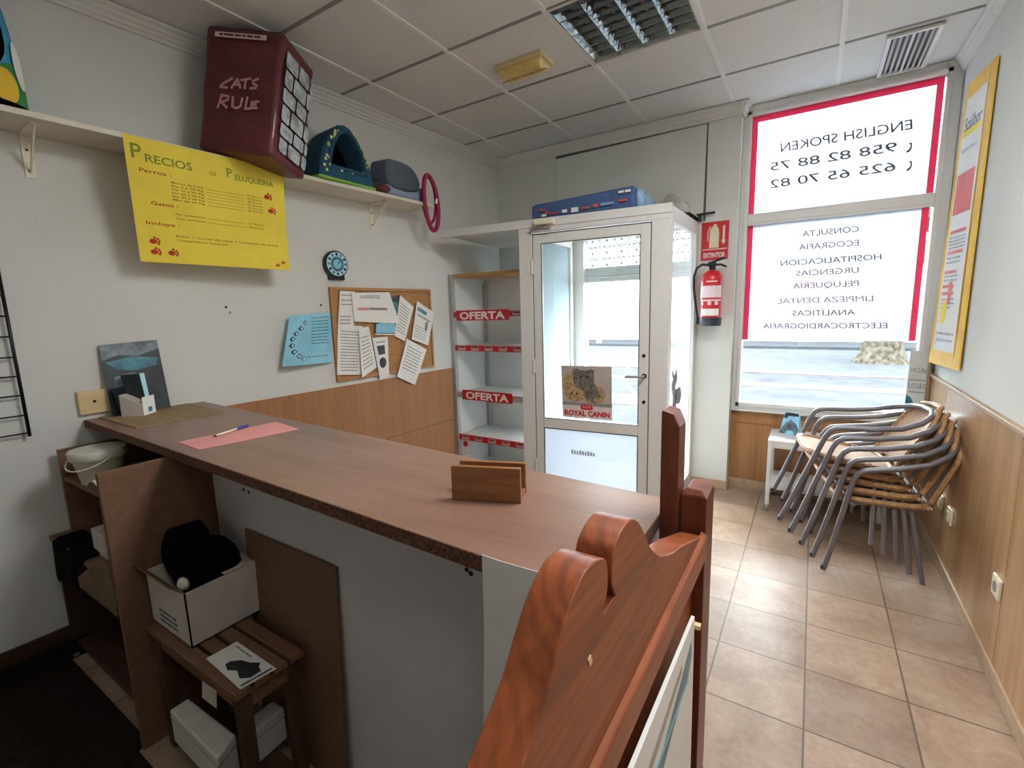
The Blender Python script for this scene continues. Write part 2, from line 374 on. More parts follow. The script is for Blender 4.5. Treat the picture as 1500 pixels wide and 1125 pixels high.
class Sheet:
    """a sheet given by its corners (in its thing's coordinates), possibly bent; u to the right, v downwards"""
    def __init__(s, TL, TR, BL, BR, bend=None):
        s.a, s.b, s.c, s.d = map(Vector, (TL, TR, BL, BR)); s.W = ((s.b-s.a).length + (s.d-s.c).length)/2; s.H = ((s.c-s.a).length + (s.d-s.b).length)/2
        s.n = (s.c-s.a).cross(s.b-s.a).normalized(); s.bend = bend
    def map(s, u, v, off=0):
        p = s.a.lerp(s.b, u).lerp(s.c.lerp(s.d, u), v); return p + s.n*(off + (s.bend(u, v) if s.bend else 0))
    def base(s, name, m, parent, thick=.0008, smooth=True, **k):
        n = 12 if s.bend else 1
        return G().grid(s.map, n, n, thick).out(name, m, parent, smooth=bool(s.bend), **k)
    def rect(s, g, u0, v0, u1, v1, off=.0006):
        n = 8 if s.bend and (u1-u0 > .1 or v1-v0 > .1) else 1
        g.grid(lambda i, j, o: s.map(u0+(u1-u0)*i, v0+(v1-v0)*j, off+o), n, n, .0003)
    def ell(s, g, u, v, ru, rv, off=.0006, n=14, rag=0):
        g.poly([s.map(u+ru*math.cos(2*math.pi*k/n)*(1+rag*(random.random()-.5)), v+rv*math.sin(2*math.pi*k/n)*(1+rag*(random.random()-.5)), off) for k in range(n)])
    def shape(s, g, pts, off=.0006): g.poly([s.map(u, v, off) for u, v in pts])
    def text(s, g, st, u, v, width=None, height=None, align='l', off=.0008, bold=0, mirror=False, slope=0, shear=0):
        vs, fs, w, h, lo = text_geo(st, bold)
        cap = text_geo('H', bold)[3]
        if height: ky = height*s.H/cap; kx = (width*s.W/w) if width else ky
        else: kx = width*s.W/w; ky = kx
        L = w*kx/s.W; u0 = u - (L if align == 'r' else L/2 if align == 'c' else 0)
        vv = []
        for x, y in vs:
            x = (w-x if mirror else x)*kx + (-1 if mirror else 1)*shear*y*ky
            vv.append(g.bm.verts.new(s.map(u0 + x/s.W, v - y*ky/s.H + slope*x/s.W, off)))
        for f in fs:
            try: g.bm.faces.new([vv[i] for i in f])
            except ValueError: pass
    def stroke(s, g, pts, w=.02, off=.002):
        P = [Vector(p) for p in pts]; kx, ky = s.W, s.H
        for a, b in zip(P, P[1:]):
            d = Vector(((b.x-a.x)*kx, (b.y-a.y)*ky)).normalized(); n = Vector((-d.y/kx, d.x/ky))*w/2; e = Vector((d.x/kx, d.y/ky))*w*.35
            s.shape(g, [tuple(a-e+n), tuple(b+e+n), tuple(b+e-n), tuple(a-e-n)], off)
    def lines(s, g, u0, u1, vs, h, off=.0006, jit=.15):
        for v in vs:
            u = u0
            while u < u1-.01:
                w = min(random.uniform(.04, .14), u1-u); s.rect(g, u, v, u+w, v+h, off); u += w + .015

# ================================================================== THE SETTING
def wx(y, off=0): return -.235 + .05*(y-1.1) + off        # left wall face at depth y
YB = -4.4
struct(G().box(-.75, 3.2, YB-.1, 1.32, -.06, 0).out('floor', 'floor', loc=Vector((0, 0, 0))))
struct(G().prism([(wx(YB)-.15, YB), (wx(YB), YB), (wx(1.32), 1.32), (wx(1.32)-.15, 1.32)], 'z', 0, H).out('wall_left', 'plaster'))
struct(G().box(XR, XR+.15, YB, 1.32, 0, H).out('wall_right', 'plaster_far'))
struct(G().box(wx(YB), XR, YB-.12, YB, 0, H).out('wall_back', 'plaster_far'))
struct(G().box(wx(1.1)+.001, .50, YP, 1.32, 0, H).out('wall_far', 'plaster_far')); struct(G().box(.50, 1.56, YP, 1.32, 2.03, H).out('wall_doorway', 'plaster_far'))
struct(G().box(1.56, 1.85, YP, 1.32, 0, H).out('wall_pillar', 'plaster_far')); struct(G().box(1.85, XR-.001, YW+.03, 1.32, 0, .65).out('wall_window', 'plaster_far'))
# ceiling: grid of boards, one cell left open for the recessed lamp
g = G(); xs = [-.55] + [.6*i for i in range(0, 6)] + [3.2]; ys = [YB-.1] + [.6*j for j in range(-7, 2)] + [1.33]
for i in range(len(xs)-1):
    for j in range(len(ys)-1):
        if abs(xs[i]-1.2) < .01 and abs(ys[j]+.6) < .01: continue
        g.box(xs[i], xs[i+1], ys[j], ys[j+1], H+.006, H+.02)
struct(g.out('ceiling', 'ceiling', loc=Vector((0, 0, 0))))
g = G()
for x in xs[1:-1]: g.box(x-.012, x+.012, YB, 1.3 if x > 1.8 else YP, H-.001, H+.007)
struct(g.out('trim_1', 'tbar')); g = G()
for y in ys[1:-1]: g.box(-.55, 3.2, y-.010, y+.010, H+.003, H+.0065)
struct(g.out('trim_17', mat('shadow_gap_grey', '#8d8b87', .6)))  # grey strips paint in the shadow gap along the cross lines
# cornices
def cornice(name, p, q, n):                                # n: direction into the room
    p, q, n = Vector(p+(0,)), Vector(q+(0,)), Vector(n+(0,)).normalized(); g = G()
    prof = [(0, -.075), (.012, -.075), (.014, -.06), (.022, -.055), (.024, -.042), (.034, -.034), (.036, -.02), (.05, -.012), (.052, 0), (0, 0)]
    A = [p + n*a + Vector((0, 0, H+b)) for a, b in prof]; B = [q + n*a + Vector((0, 0, H+b)) for a, b in prof]
    struct(g.hexa(A, B).out(name, 'cornice'))
cornice('trim_2', (wx(YB), YB), (wx(YP), YP), (1, -.05)); cornice('trim_3', (wx(YP), YP), (1.86, YP), (0, -1)); cornice('trim_4', (XR, YW), (XR, YB), (-1, 0))
cornice('trim_5', (1.85, YP-.05), (1.85, YW), (1, 0))
# wainscots
def strip(name, y0, y1, off, z0, z1, m):
    o = G().prism([(wx(y0), y0), (wx(y0)+off, y0), (wx(y1)+off, y1), (wx(y1), y1)], 'z', z0, z1)
    P = Vector((wx(y0), y0, 0)); bmesh.ops.transform(o.bm, matrix=Matrix.Rotation(-LROT, 4, 'Z') @ Matrix.Translation(-P), verts=o.bm.verts)
    ob = o.out(name, m, loc=P); ob.rotation_euler = (0, 0, LROT); return struct(ob)
strip('trim_6', -1.60, .35, .012, .0, .525, 'reed'); strip('trim_7', -1.60, .35, .012, .53, .975, 'reed')
g = G()
for y0, y1 in ((1.21, .70), (.695, -.47), (-.475, -1.6), (-1.605, YB)): g.box(XR-.012, XR, y1, y0, .07, .965)
struct(g.out('trim_8', 'lam'))
struct(G().box(XR-.022, XR, YB, 1.2, .965, .985).out('trim_9', 'cap', bev=.003))
g = G(); g.box(1.853, XR-.013, YW-.002, YW+.03, .075, .53).box(1.853, XR-.013, YW-.002, YW+.03, .533, .636)
struct(g.out('trim_10', 'lam_dark'))
# skirtings
struct(G().box(XR-.02, XR, YB, 1.2, 0, .07).out('baseboard_right', 'skirt', bev=.003))
g = G(); g.box(1.58, 1.86, YP-.012, YP, 0, .075).box(1.85, 1.862, YP-.012, YW, 0, .075).box(1.86, XR-.02, YW-.012, YW, 0, .075); struct(g.out('baseboard_far', 'skirt', bev=.003))
strip('baseboard_left', YB, -1.6, .014, 0, .105, 'skirt_dark')

# ------------------------------------------------------------------ window_1: two panes with printed film
W1 = sroot('window_1', (2.44, YW, .64)); w = dict(parent=W1, world=True)
g = G(); X0, X1 = 1.851, XR-.003
g.box(X0, 1.905, 1.195, 1.275, .64, H).box(2.945, X1, 1.195, 1.275, .64, H).box(1.905, 2.945, 1.195, 1.275, 2.775, H).box(1.905, 2.945, 1.195, 1.275, 2.02, 2.10).box(1.905, 2.945, 1.195, 1.275, .64, .70)
g.box(1.88, 1.905, 1.185, 1.195, .67, 2.80).box(2.945, 2.97, 1.185, 1.195, .67, 2.80).box(1.88, 2.97, 1.185, 1.195, .67, .70).box(1.88, 2.97, 1.185, 1.195, 2.775, 2.80).box(1.905, 2.945, 1.188, 1.195, 2.035, 2.085)
g.out('window_frame', 'alu', bev=.002, **w)
G().box(1.853, XR-.004, 1.16, 1.195, .636, .652).out('window_sill', 'alu', bev=.002, **w)
YG = 1.236
for z0, z1 in ((.70, 2.02), (2.10, 2.775)): G().box(1.905, 2.945, YG, YG+.006, z0, z1).out('window_pane', 'glass', **w)
def wsheet(x0, x1, z0, z1, y=YG-.001): return Sheet((x0, y, z1), (x1, y, z1), (x0, y, z0), (x1, y, z0))
def xz(u, y=YG): P = on(u, 1, y); return P.x, P.z
SU = wsheet(1.905, 2.942, 2.10, 2.775); SL = wsheet(1.905, 2.930, 1.180, 2.02)
SU.base('window_film', 'film', W1, .0006, world=True); SL.base('window_film', 'film', W1, .0006, world=True)
for S, top in ((SU, 1), (SL, 0)):
    g = G(); b = .036/S.W; S.rect(g, 0, 0, b, 1, .0012); S.rect(g, 1-b, 0, 1, 1, .0012)
    if top: S.rect(g, b, 0, 1-b, .042/S.H, .0012)
    g.out('film_border', 'film_red', **w)
def wtext(S, st, l, r, ypix, m, bold=0.0, n='film_lettering', cap=None):
    xl, z = xz((l, ypix)); xr, _ = xz((r, ypix)); zc = xz(((l+r)/2, ypix))[1]
    g = G(); S.text(g, st, (xl-S.a.x)/S.W, (S.a.z-zc)/S.H, width=(xr-xl)/S.W, height=cap, mirror=True, off=.002, bold=bold, shear=.12)
    return g, m
def put(gm): gm[0].out('film_lettering', gm[1], **w)
put(wtext(SU, 'ENGLISH SPOKEN', 1145, 1335, 206, 'ink', .006, cap=.087)); put(wtext(SU, '958 82 88 75', 1130, 1313, 236, 'ink', .006, cap=.083)); put(wtext(SU, '625 65 70 82', 1129, 1311, 263, 'ink', .006, cap=.083))
for py in (216, 243):                                            # telephone handset marks
    x, z = xz((1332, py)); g = G(); u, v = (x-SU.a.x)/SU.W, (SU.a.z-z)/SU.H; a = .011; q = .045
    SU.shape(g, [(u-a*.2, v-q), (u+a, v-q*.8), (u+a*1.1, v+q*.3), (u+a*.2, v+q*.9), (u-a*1.2, v+q), (u-a*1.2, v+q*.6), (u-a*.1, v+q*.4), (u+a*.4, v), (u+a*.3, v-q*.5), (u-a*.2, v-q*.6)], .002)
    g.out('film_lettering', 'ink', **w)
for st, l, r, py, m in (('CONSULTA', 1175.7, 1258, 343, 'ink'), ('ECOGRAFÍA', 1170.7, 1258, 363, 'ink_violet'), ('HOSPITALICACIÓN', 1144, 1291, 385, 'ink'), ('URGENCIAS', 1166.7, 1258, 402, 'ink_violet'),
        ('PELUQUERÍA', 1161.7, 1258, 421, 'ink_violet'), ('LIMPIEZA DENTAL', 1139, 1279, 443, 'ink_violet'), ('ANALÍTICAS', 1161, 1252.7, 462, 'ink'), ('ELECTROCARDIOGRAFÍA', 1118, 1300, 481, 'ink_violet')):
    put(wtext(SL, st, l, r, py, m, 0 if 'LIMP' in st else .006, cap=.045))

# ------------------------------------------------------------------ outside
struct(G().box(-14, 22, 1.32, 8.6, -.10, -.02).out('ground_outside', 'pavement', loc=Vector((0, 0, 0))))
g = G(); g.box(-14, 22, 4.1, 4.9, -.02, -.012).box(-14, 22, 6.6, 7.1, -.02, -.012); struct(g.out('trim_11', 'pavement_pink'))
struct(G().box(-14, 22, 8.6, 15.5, -.20, -.09).out('ground_road', 'road', loc=Vector((0, 0, 0))))
g = G(); g.box(-14, 22, 8.45, 8.62, -.1, 0); struct(g.out('trim_12', 'pavement_pink'))
struct(G().box(-14, 22, 15.5, 24, -.10, 0).out('ground_far_pavement', 'pavement', loc=Vector((0, 0, 0))))
def house(label, x0, x1, y0, h, m, wins):
    t = thing('building', label, 'building', ((x0+x1)/2, y0, 0)); G().box(x0, x1, y0, y0+6, 0, h).out('wall', m, t, world=True)
    G().box(x0-.1, x1+.1, y0-.25, y0, h-.3, h).out('cornice', 'cornice', t, world=True)
    for wxc, z0, ww, hh in wins:
        f = G(); f.box(wxc-ww/2-.08, wxc+ww/2+.08, y0-.05, y0, z0-.08, z0+hh+.08).out('window', 'alu', t, world=True)
        G().box(wxc-ww/2, wxc+ww/2, y0-.06, y0-.045, z0, z0+hh).out('pane', 'photo_grey', t, world=True)
house('white rendered building across the street, seen through the shop window and door', -3.2, 14, 18, 4.6, 'facade', [(-1.5, 1, 1.2, 1.6), (7, 1, 1.6, 1.8)])
house('pale blue building across the street, left of the white one', -12, -3.4, 18, 5.4, 'facade_blue', [(-6, 1, 1.3, 1.8), (-9, 1, 1.3, 1.8)])
t = thing('tree', 'thick rough tree trunk by the kerb seen under the window film', 'tree', (3.85, 12.1, -.09))
pr = [(.62, 0), (.5, .12), (.40, .5), (.34, 1.2), (.30, 2.2), (.22, 3.0)]
G().lathe(pr, seg=14).out('trunk', 'bark', t, smooth=True)
g = G()
for _ in range(26): g.ball((random.gauss(0, .9), random.gauss(0, .9), 3.9+random.gauss(0, .6)), random.uniform(.4, .8), 8, .3)
g.out('crown', 'leaf', t)
t = thing('lamp_post', 'thin grey lamp post across the street seen through the door glass', 'lamp post', (-5.2, 15.9, 0))
G().lathe([(.11, 0), (.1, .4), (.06, .45), (.05, 4.6)], seg=10).out('pole', 'grey', t, smooth=True); G().cbox((0, -.35, 4.6), (.22, .8, .1)).out('lamp_head', 'grey', t, bev=.02)

# ================================================================== ENTRANCE CUBICLE AND DOOR
FA = Vector((1.59, .265, 0)); FANG = math.atan(.1)
def fx(s, d=0):                                          # s along the front (0 = right corner), d inwards
    p = FA + Matrix.Rotation(FANG, 3, 'Z') @ Vector((s, d, 0)); return p.x, p.y
cub = thing('entrance_cubicle', 'white aluminium glazed entrance cubicle around the shop door', 'cubicle', FA, FANG)
for s0, s1, n in ((-.115, 0, 'post'), (-1.035, -.935, 'post')): G().box(s0, s1, 0, .045, 0, 1.985).out(n, 'alu', cub, bev=.002)
g = G(); g.box(-1.035, 0, 0, .045, 1.985, 2.018).box(-1.699, .004, -.006, .04, 2.018, 2.052).box(-1.699, .004, -.003, .04, 2.052, 2.074).out('lintel', 'alu', cub, bev=.0015)
g = G(); a = fx(-1.695, .04); b = fx(-.004, .04); g.prism([a, b, (1.585, YP-.003), (wx(YP)+.004, YP-.003)], 'z', 2.042, 2.068).out('roof_panel', 'white', cub, world=True)
# right side: rails, rear post, glass
g = G(); x = 1.588; p0 = fx(0, .045)[1]
g.box(x-.045, x, YP-.09, YP-.003, 0, 2.042).box(x-.04, x, p0, YP-.09, 1.975, 2.042).box(x-.04, x, p0, YP-.09, 0, .12).box(x-.04, x, p0, p0+.03, .12, 1.975).out('side_frame', 'alu', cub, world=True, bev=.002)
G().box(x-.024, x-.018, p0+.03, YP-.09, .12, 1.975).out('side_glass', 'glass_cyan', cub, world=True)
# left side
q0, q1 = Vector(fx(-1.035, .045)), Vector((.50, YP-.003)); dv = (q1-q0).normalized(); nv = Vector((dv.y, -dv.x))
def ls(a, b, t0, t1, z0, z1, g): A = q0+dv*a; B = q0+dv*b; g.prism([tuple(A+nv*t0), tuple(B+nv*t0), tuple(B+nv*t1), tuple(A+nv*t1)], 'z', z0, z1)
L = (q1-q0).length; g = G(); ls(0, .04, 0, .04, 0, 2.042, g); ls(L-.05, L, 0, .04, 0, 2.042, g); ls(.04, L-.05, 0, .04, 1.975, 2.042, g); ls(.04, L-.05, 0, .04, 0, .12, g)
g.out('side_frame', 'alu', cub, world=True, bev=.002)
g = G(); ls(.04, L-.05, .017, .023, .12, 1.975, g); g.out('side_glass', film('hazy_left_glass', '#cfe0e8', .42, .5), cub, world=True)
S = None
# silhouette sticker on the right side glass
def sidept(u, off=.0): P = on(u, 0, 1.589); return Vector((1.589, P.y, P.z))
dec = thing('window_sticker', 'grey dog and cat silhouette sticker on the right side glass of the entrance cubicle', 'sticker', (1.5725, .44, .76))
for pts in (((985, 542), (988, 552), (991, 541), (992, 556), (989, 566), (991, 578), (990, 597), (985, 597), (986, 580), (984, 566), (986, 556)), ((990, 570), (996, 566), (998, 577), (996, 590), (991, 592), (989, 583))):
    g = G(); v = [on(u, 0, 1.5725) for u in pts]; g.hexa([(1.5705, p.y, p.z) for p in v], [(1.5735, p.y, p.z) for p in v]); g.out('silhouette', 'photo_dark', dec, world=True)
# door leaf
D = sroot('door_1', (*fx(-.5, .02), 0), FANG)
def dl(name, m, g, bev=0, sm=False): return g.out(name, m, D, bev=bev, smooth=sm)
def db(g, s0, s1, d0, d1, z0, z1): return g.box(s0+.5, s1+.5, d0-.02, d1-.02, z0, z1)
g = G(); db(g, -.928, -.868, .004, .044, .02, 1.968); db(g, -.184, -.122, .004, .044, .02, 1.968); db(g, -.868, -.184, .004, .044, 1.907, 1.968); db(g, -.868, -.184, .004, .044, .595, .665); db(g, -.868, -.184, .004, .044, .02, .16)
dl('door_frame', 'alu', g, .003)
g = G(); db(g, -.935, -.929, .010, .03, .02, 1.972); db(g, -.121, -.115, .010, .03, .02, 1.972); db(g, -.935, -.115, .010, .03, 1.969, 1.976)
for s0, s1, z0, z1 in ((-.868, -.184, .665, 1.907), (-.868, -.184, .16, .595)):
    db(g, s0, s0+.005, .0035, .01, z0, z1); db(g, s1-.005, s1, .0035, .01, z0, z1); db(g, s0, s1, .0035, .01, z0, z0+.005); db(g, s0, s1, .0035, .01, z1-.005, z1)
dl('seal', 'alu_grey', g)
dl('door_glass', 'glass', db(G(), -.868, -.184, .022, .028, .665, 1.907)); dl('door_glass', 'glass', db(G(), -.868, -.184, .022, .028, .16, .595))
dl('glass_film', 'film', db(G(), -.864, -.188, .019, .0215, .164, .591))
SF = Sheet((-.864+.5, -.0015, .591), (-.188+.5, -.0015, .591), (-.864+.5, -.0015, .164), (-.188+.5, -.0015, .164))
g = G(); [SF.rect(g, .30+.03*i, .34+.012*(i % 3), .318+.03*i, .42) for i in range(9)]
dl('film_lettering', 'print_grey', g)
g = G(); g.tube([(.352, -.016, 1.004), (.352, -.05, 1.004), (.34, -.056, 1.004), (.235, -.056, 1.0)], .009); dl('handle', 'grey', g, 0, True)
g = G(); g.lathe([(.016, -.022), (.016, -.012)], (.352, 0, 1.004), axis='y'); g.lathe([(.011, -.022), (.011, -.014)], (.348, 0, 1.138), axis='y'); g.lathe([(.011, -.022), (.011, -.014)], (.352, 0, .83), axis='y'); dl('lock', 'darkmetal', g)
g = G(); g.tube([(.385-.165*math.sin(a), .05, .995+.165*math.cos(a)) for a in [math.pi*k/20 for k in range(21)]], .013, 10); g.tube([(.385, .02, 1.16), (.385, .05, 1.16)], .01); g.tube([(.385, .02, .83), (.385, .05, .83)], .01)
dl('pull_handle', film('frosted_plastic', '#e2e6ea', .4, .5), g, 0, True)
g = G(); g.box(-.40, -.26, -.065, -.018, 2.025, 2.062); dl('door_closer', 'ivory', g, .006)
g = G(); g.tube([(-.30, -.045, 2.024), (-.43, -.05, 2.0), (-.43, -.03, 1.985)], .006); g.tube([(-.43, -.05, 2.0), (-.28, -.06, 1.99)], .006); dl('closer_arm', 'steel', g)
for z in (.25, 1.0, 1.7): g = G(); g.tube([(-.435, -.022, z), (-.435, -.022, z+.1)], .009); dl('hinge', 'alu', g, 0, True)
# poster on the door glass
pst = thing('poster', 'square photo poster of two long haired cats stuck on the door glass', 'poster', (*fx(-.55, .018), .684), FANG)
S = Sheet((-.183, 0, .372), (.181, 0, .372), (-.173, 0, 0), (.187, 0, 0)); S.base('paper', 'print_grey', pst, .0015)
g = G(); S.rect(g, 0, 0, 1, .70); g.out('picture', mat('beige_photo_print', '#b5a9a2', .5, var=.06, vs=8), pst)
g = G(); S.rect(g, 0, .76, 1, 1); g.out('caption_band', mat('pale_caption', '#d8cbc8', .6), pst)
g = G(); S.ell(g, .26, .38, .24, .28, .0009, 22, .10); S.ell(g, .62, .52, .26, .18, .0009, 18, .12); g.out('picture', 'fur_tan', pst)
g = G(); S.shape(g, [(.24, .06), (.32, .05), (.38, .08), (.54, .08), (.60, .05), (.66, .08), (.66, .3), (.76, .5), (.84, .66), (.66, .70), (.5, .62), (.36, .5), (.24, .3)], .0012); g.out('picture', 'fur_grey', pst)
g = G(); S.ell(g, .27, .55, .2, .14, .0015, 20, .14); S.ell(g, .75, .63, .1, .06, .0015, 12, .1); g.out('picture', 'fur_tan', pst)
g = G(); S.ell(g, .2, .53, .022, .02, .0018); S.ell(g, .31, .53, .022, .02, .0018); S.ell(g, .255, .58, .016, .013, .0018); S.ell(g, .4, .2, .025, .02, .0018); S.ell(g, .53, .2, .025, .02, .0018); g.out('picture', 'black', pst)
g = G(); S.text(g, 'ROYAL CANIN', .5, .955, width=.92, height=.10, align='c', bold=.045); S.shape(g, [(.39, .74), (.37, .8), (.4, .835), (.6, .835), (.63, .8), (.61, .74)], .0008); g.out('lettering', 'red', pst)
g = G()
for u in (.43, .475, .525, .57): S.rect(g, u-.012, .76, u+.012, .80, .0012)
g.out('lettering', 'print_pink', pst)
# roller shutter hanging in the doorway outside
sh = thing('roller_shutter', 'perforated roller shutter half lowered in the street doorway', 'shutter', (.95, 1.17, 1.68))
g = G(); z0, z1 = 1.80, 2.03; x0, x1 = .63, 1.545
for i in range(7):
    for j in range(3):
        cx, cz = x0+.07+i*.13, z0+.02+j*.10
        g.tube([(cx+.058*math.cos(2*math.pi*k/16), 1.17, cz+.058*math.sin(2*math.pi*k/16)) for k in range(16)], .005, 6, True)
for i in range(7):
    for j in range(3): g.cbox((x0+.07+i*.13, 1.17, z0+.02+j*.10), (.022, .008, .022), (0, R(45), 0)).cbox((x0+.135+i*.13, 1.17, z0+.07+j*.10), (.018, .008, .018))
g.out('lattice', 'shutter', sh, world=True)
g = G(); g.box(x0, x1, 1.155, 1.19, 1.675, 1.80).box(x0, x1, 1.15, 1.155, 1.71, 1.725).box(x0, x1, 1.15, 1.155, 1.76, 1.77).out('bottom_bar', 'shutter', sh, world=True, bev=.004)
g = G(); g.box(.502, .625, 1.14, 1.25, 0, 2.028); struct(g.out('trim_13', 'alu', bev=.003))
g = G(); g.box(1.545, 1.558, 1.15, 1.25, 0, 2.028); struct(g.out('trim_14', 'alu', bev=.003))

# ================================================================== CORNER RACK
rk = thing('display_rack', 'white corner shop shelving with red offer strips beside the door', 'shelving', (-.0, .36, 0))
RY0, RY1 = .40, .82; xl = lambda y: wx(y)+.004
RX1 = .505
g = G(); g.box(xl(.36), xl(.36)+.036, .36, RY0, 0, 1.765).out('upright', 'rack_edge', rk, world=True, bev=.003)
G().box(RX1-.03, RX1, .36, RY0, 0, 1.765).out('upright', 'rack_edge', rk, world=True, bev=.003)
g = G(); g.prism([(xl(RY0), RY0), (xl(RY0)+.015, RY0), (xl(RY1)+.015, RY1), (xl(RY1), RY1)], 'z', 0, 1.74).out('side_panel', 'rack', rk, world=True)
g = G(); g.box(xl(RY1)+.016, RX1, RY1, RY1+.015, 0, 1.74)
for z in (.3, .6, .9, 1.2, 1.5): g.box(xl(RY1)+.02, RX1, RY1-.002, RY1, z, z+.004)
g.out('back_panel', 'rack', rk, world=True)
g = G(); g.box(xl(RY1)+.018, xl(RY1)+.048, RY1-.03, RY1-.003, 0, 1.70).out('corner_post', 'rack_edge', rk, world=True)
g = G(); g.prism([(xl(RY0)+.037, .375), (RX1-.03, .375), (RX1-.03, RY1), (xl(RY1)+.016, RY1)], 'z', 1.742, 1.765).out('top_board', 'cardboard', rk, world=True)
for k, (z, strip_) in enumerate(((.06, 0), (.375, 2), (.755, 1), (1.16, 2), (1.43, 1))):
    if k == 4:
        s = G().box(xl(.37)+.034, RX1-.03, .366, .385, z-.022, z+.022).out('shelf_rail', 'red', rk, world=True)
    else:
        s = G().prism([(xl(RY0)+.018, .385), (RX1-.031, .385), (RX1-.031, RY1-.005), (xl(RY1)+.017, RY1-.005)], 'z', z-.02, z).out('shelf', 'rack', rk, world=True)
        g = G().box(xl(.37)+.036, RX1-.031, .368, .385, z-.036, z+.012); bmesh.ops.transform(g.bm, matrix=MX[rk.name].inverted(), verts=g.bm.verts); g.out('shelf_edge', 'rack_edge' if strip_ < 2 else 'red', s)
    x0 = xl(.36)+.04
    if strip_ == 2 or k == 4:
        for i in range(5):
            cx = x0 + .07 + i*.14; za, zb = (z-.03, z+.006) if k < 4 else (z-.016, z+.016); pc = G().box(cx-.038, cx+.038, .3635, .3675, za, zb).out('price_card', 'print_pink', rk, world=True)
            g = G(); g.box(cx-.03, cx+.03, .3625, .364, zb-.014, zb-.003); bmesh.ops.transform(g.bm, matrix=MX[rk.name].inverted(), verts=g.bm.verts); g.out('price_print', 'photo_dark', pc)
    if strip_ == 1:
        xa, xb = (x0+.03, x0+.56) if k == 4 else (x0+.06, x0+.57); S = Sheet((xa, .361, z+.035), (xb, .361, z+.035), (xa, .361, z-.05), (xb, .361, z-.05))
        S.base('offer_sign', 'red', rk, .002, world=True); g = G(); S.text(g, 'OFERTA', .5, .86, width=.86, height=.7, align='c', bold=.035); g.out('offer_lettering', 'whitepaper', rk, world=True)
S = Sheet((xl(.36)+.045, .39, .34), (xl(.36)+.125, .39, .34), (xl(.36)+.045, .39, .19), (xl(.36)+.125, .39, .19)); cdp = thing('price_ticket', 'small white ticket with a red emblem under the lowest rack shelf strip', 'ticket', (xl(.36)+.085, .39, .19))
S.base('card', 'whitepaper', cdp, .001, world=True); g = G(); S.ell(g, .5, .3, .3, .18); g.out('emblem', 'red', cdp, world=True)

# ================================================================== FAR WALL
g = G(); g.hexa([(.392, YP-.014, 2.075), (1.612, YP-.014, 2.075), (1.612, YP-.004, 2.075), (.392, YP-.004, 2.075)], [(.392, YP-.014, 2.735), (1.622, YP-.014, 2.752), (1.622, YP-.004, 2.752), (.392, YP-.004, 2.735)])
tag(g.out('cover_board', 'plaster_far', bev=.001), 'big off white cover board on the far wall above the door cubicle', 'board')
g = G(); g.box(.388, 1.632, YP-.004, YP, 2.737, 2.759).box(1.612, 1.63, YP-.004, YP, 2.075, 2.75); struct(g.out('trim_15', 'alu_grey'))
g = G(); g.tube([(1.52, YP-.09, 2.105), (1.60, YP-.05, 2.118), (1.70, YP-.03, 2.125)], .008); g.cbox((1.585, YP-.05, 2.09), (.05, .07, .03))
tag(g.out('metal_rod', 'darkmetal'), 'short dark metal rod sticking out by the cubicle corner above the red sign', 'rod')
sg = thing('fire_sign', 'red fire extinguisher sign with white pictogram above the extinguisher', 'sign', (1.70, YP-.003, 1.785))
S = Sheet((1.607, YP-.006, 2.062), (1.797, YP-.006, 2.062), (1.607, YP-.006, 1.785), (1.795, YP-.006, 1.785)); S.base('plate', 'red', sg, .002, world=True)
g = G(); S.shape(g, [(.30, .68), (.30, .24), (.37, .14), (.43, .12), (.43, .08), (.52, .06), (.56, .1), (.56, .13), (.63, .2), (.65, .3), (.65, .68)]); S.shape(g, [(.26, .18), (.30, .12), (.34, .12), (.26, .24), (.25, .5), (.22, .5), (.22, .26)])
S.shape(g, [(.78, .12), (.86, .12), (.86, .48), (.9, .5), (.82, .62), (.74, .5), (.78, .48)]); S.rect(g, .04, .705, .96, .73); g.out('pictogram', mat('sign_cream', '#dccfb4', .6), sg, world=True)
g = G(); S.text(g, 'EXTINTOR', .5, .93, width=.8, height=.12, align='c', bold=.03); g.out('lettering', 'whitepaper', sg, world=True)
ex = thing('fire_extinguisher', 'red fire extinguisher with black hose hanging on the pillar', 'extinguisher', (1.712, YP-.125, 1.30))
G().lathe([(.060, .06), (.073, .062), (.0735, .08), (.0735, .33), (.07, .36), (.055, .385), (.03, .40), (.02, .405)], seg=32).out('cylinder', 'ext_red', ex, smooth=True)
G().lathe([(.068, 0), (.074, .008), (.075, .06), (.06, .06)], seg=32).out('base_ring', mat('slate_blue_plastic', '#2c3440', .5), ex, smooth=True)
def ringpatch(name, m, a0, a1, z0, z1, r=.0745):
    g = G(); g.grid(lambda i, j, o: Vector(((r+o)*math.sin(a0+(a1-a0)*i), -(r+o)*math.cos(a0+(a1-a0)*i), z1+(z0-z1)*j)), 14, 1, .0012); return g.out(name, m, ex, smooth=True)
ringpatch('label', 'label', -1.25, 1.2, .205, .29); ringpatch('label', 'label', -1.2, 1.2, .18, .192); ringpatch('label', 'whitepaper', -.9, .95, .075, .125); ringpatch('label', 'label', -.35, .7, .315, .325)
for a in (-.95, -.15, .5): ringpatch('label', 'label', a, a+.32, .152, .178)
g = G(); g.lathe([(.022, .402), (.022, .43), (.016, .44), (.016, .455)], seg=14); g.cbox((0, -.01, .445), (.05, .035, .03)); g.out('valve', 'black', ex)
g = G(); g.tube([(-.01, -.01, .455), (.03, -.012, .468), (.085, -.014, .485)], .008); g.tube([(.02, -.012, .44), (.06, -.014, .438), (.098, -.016, .42)], .008); g.out('lever', 'black', ex, smooth=True)
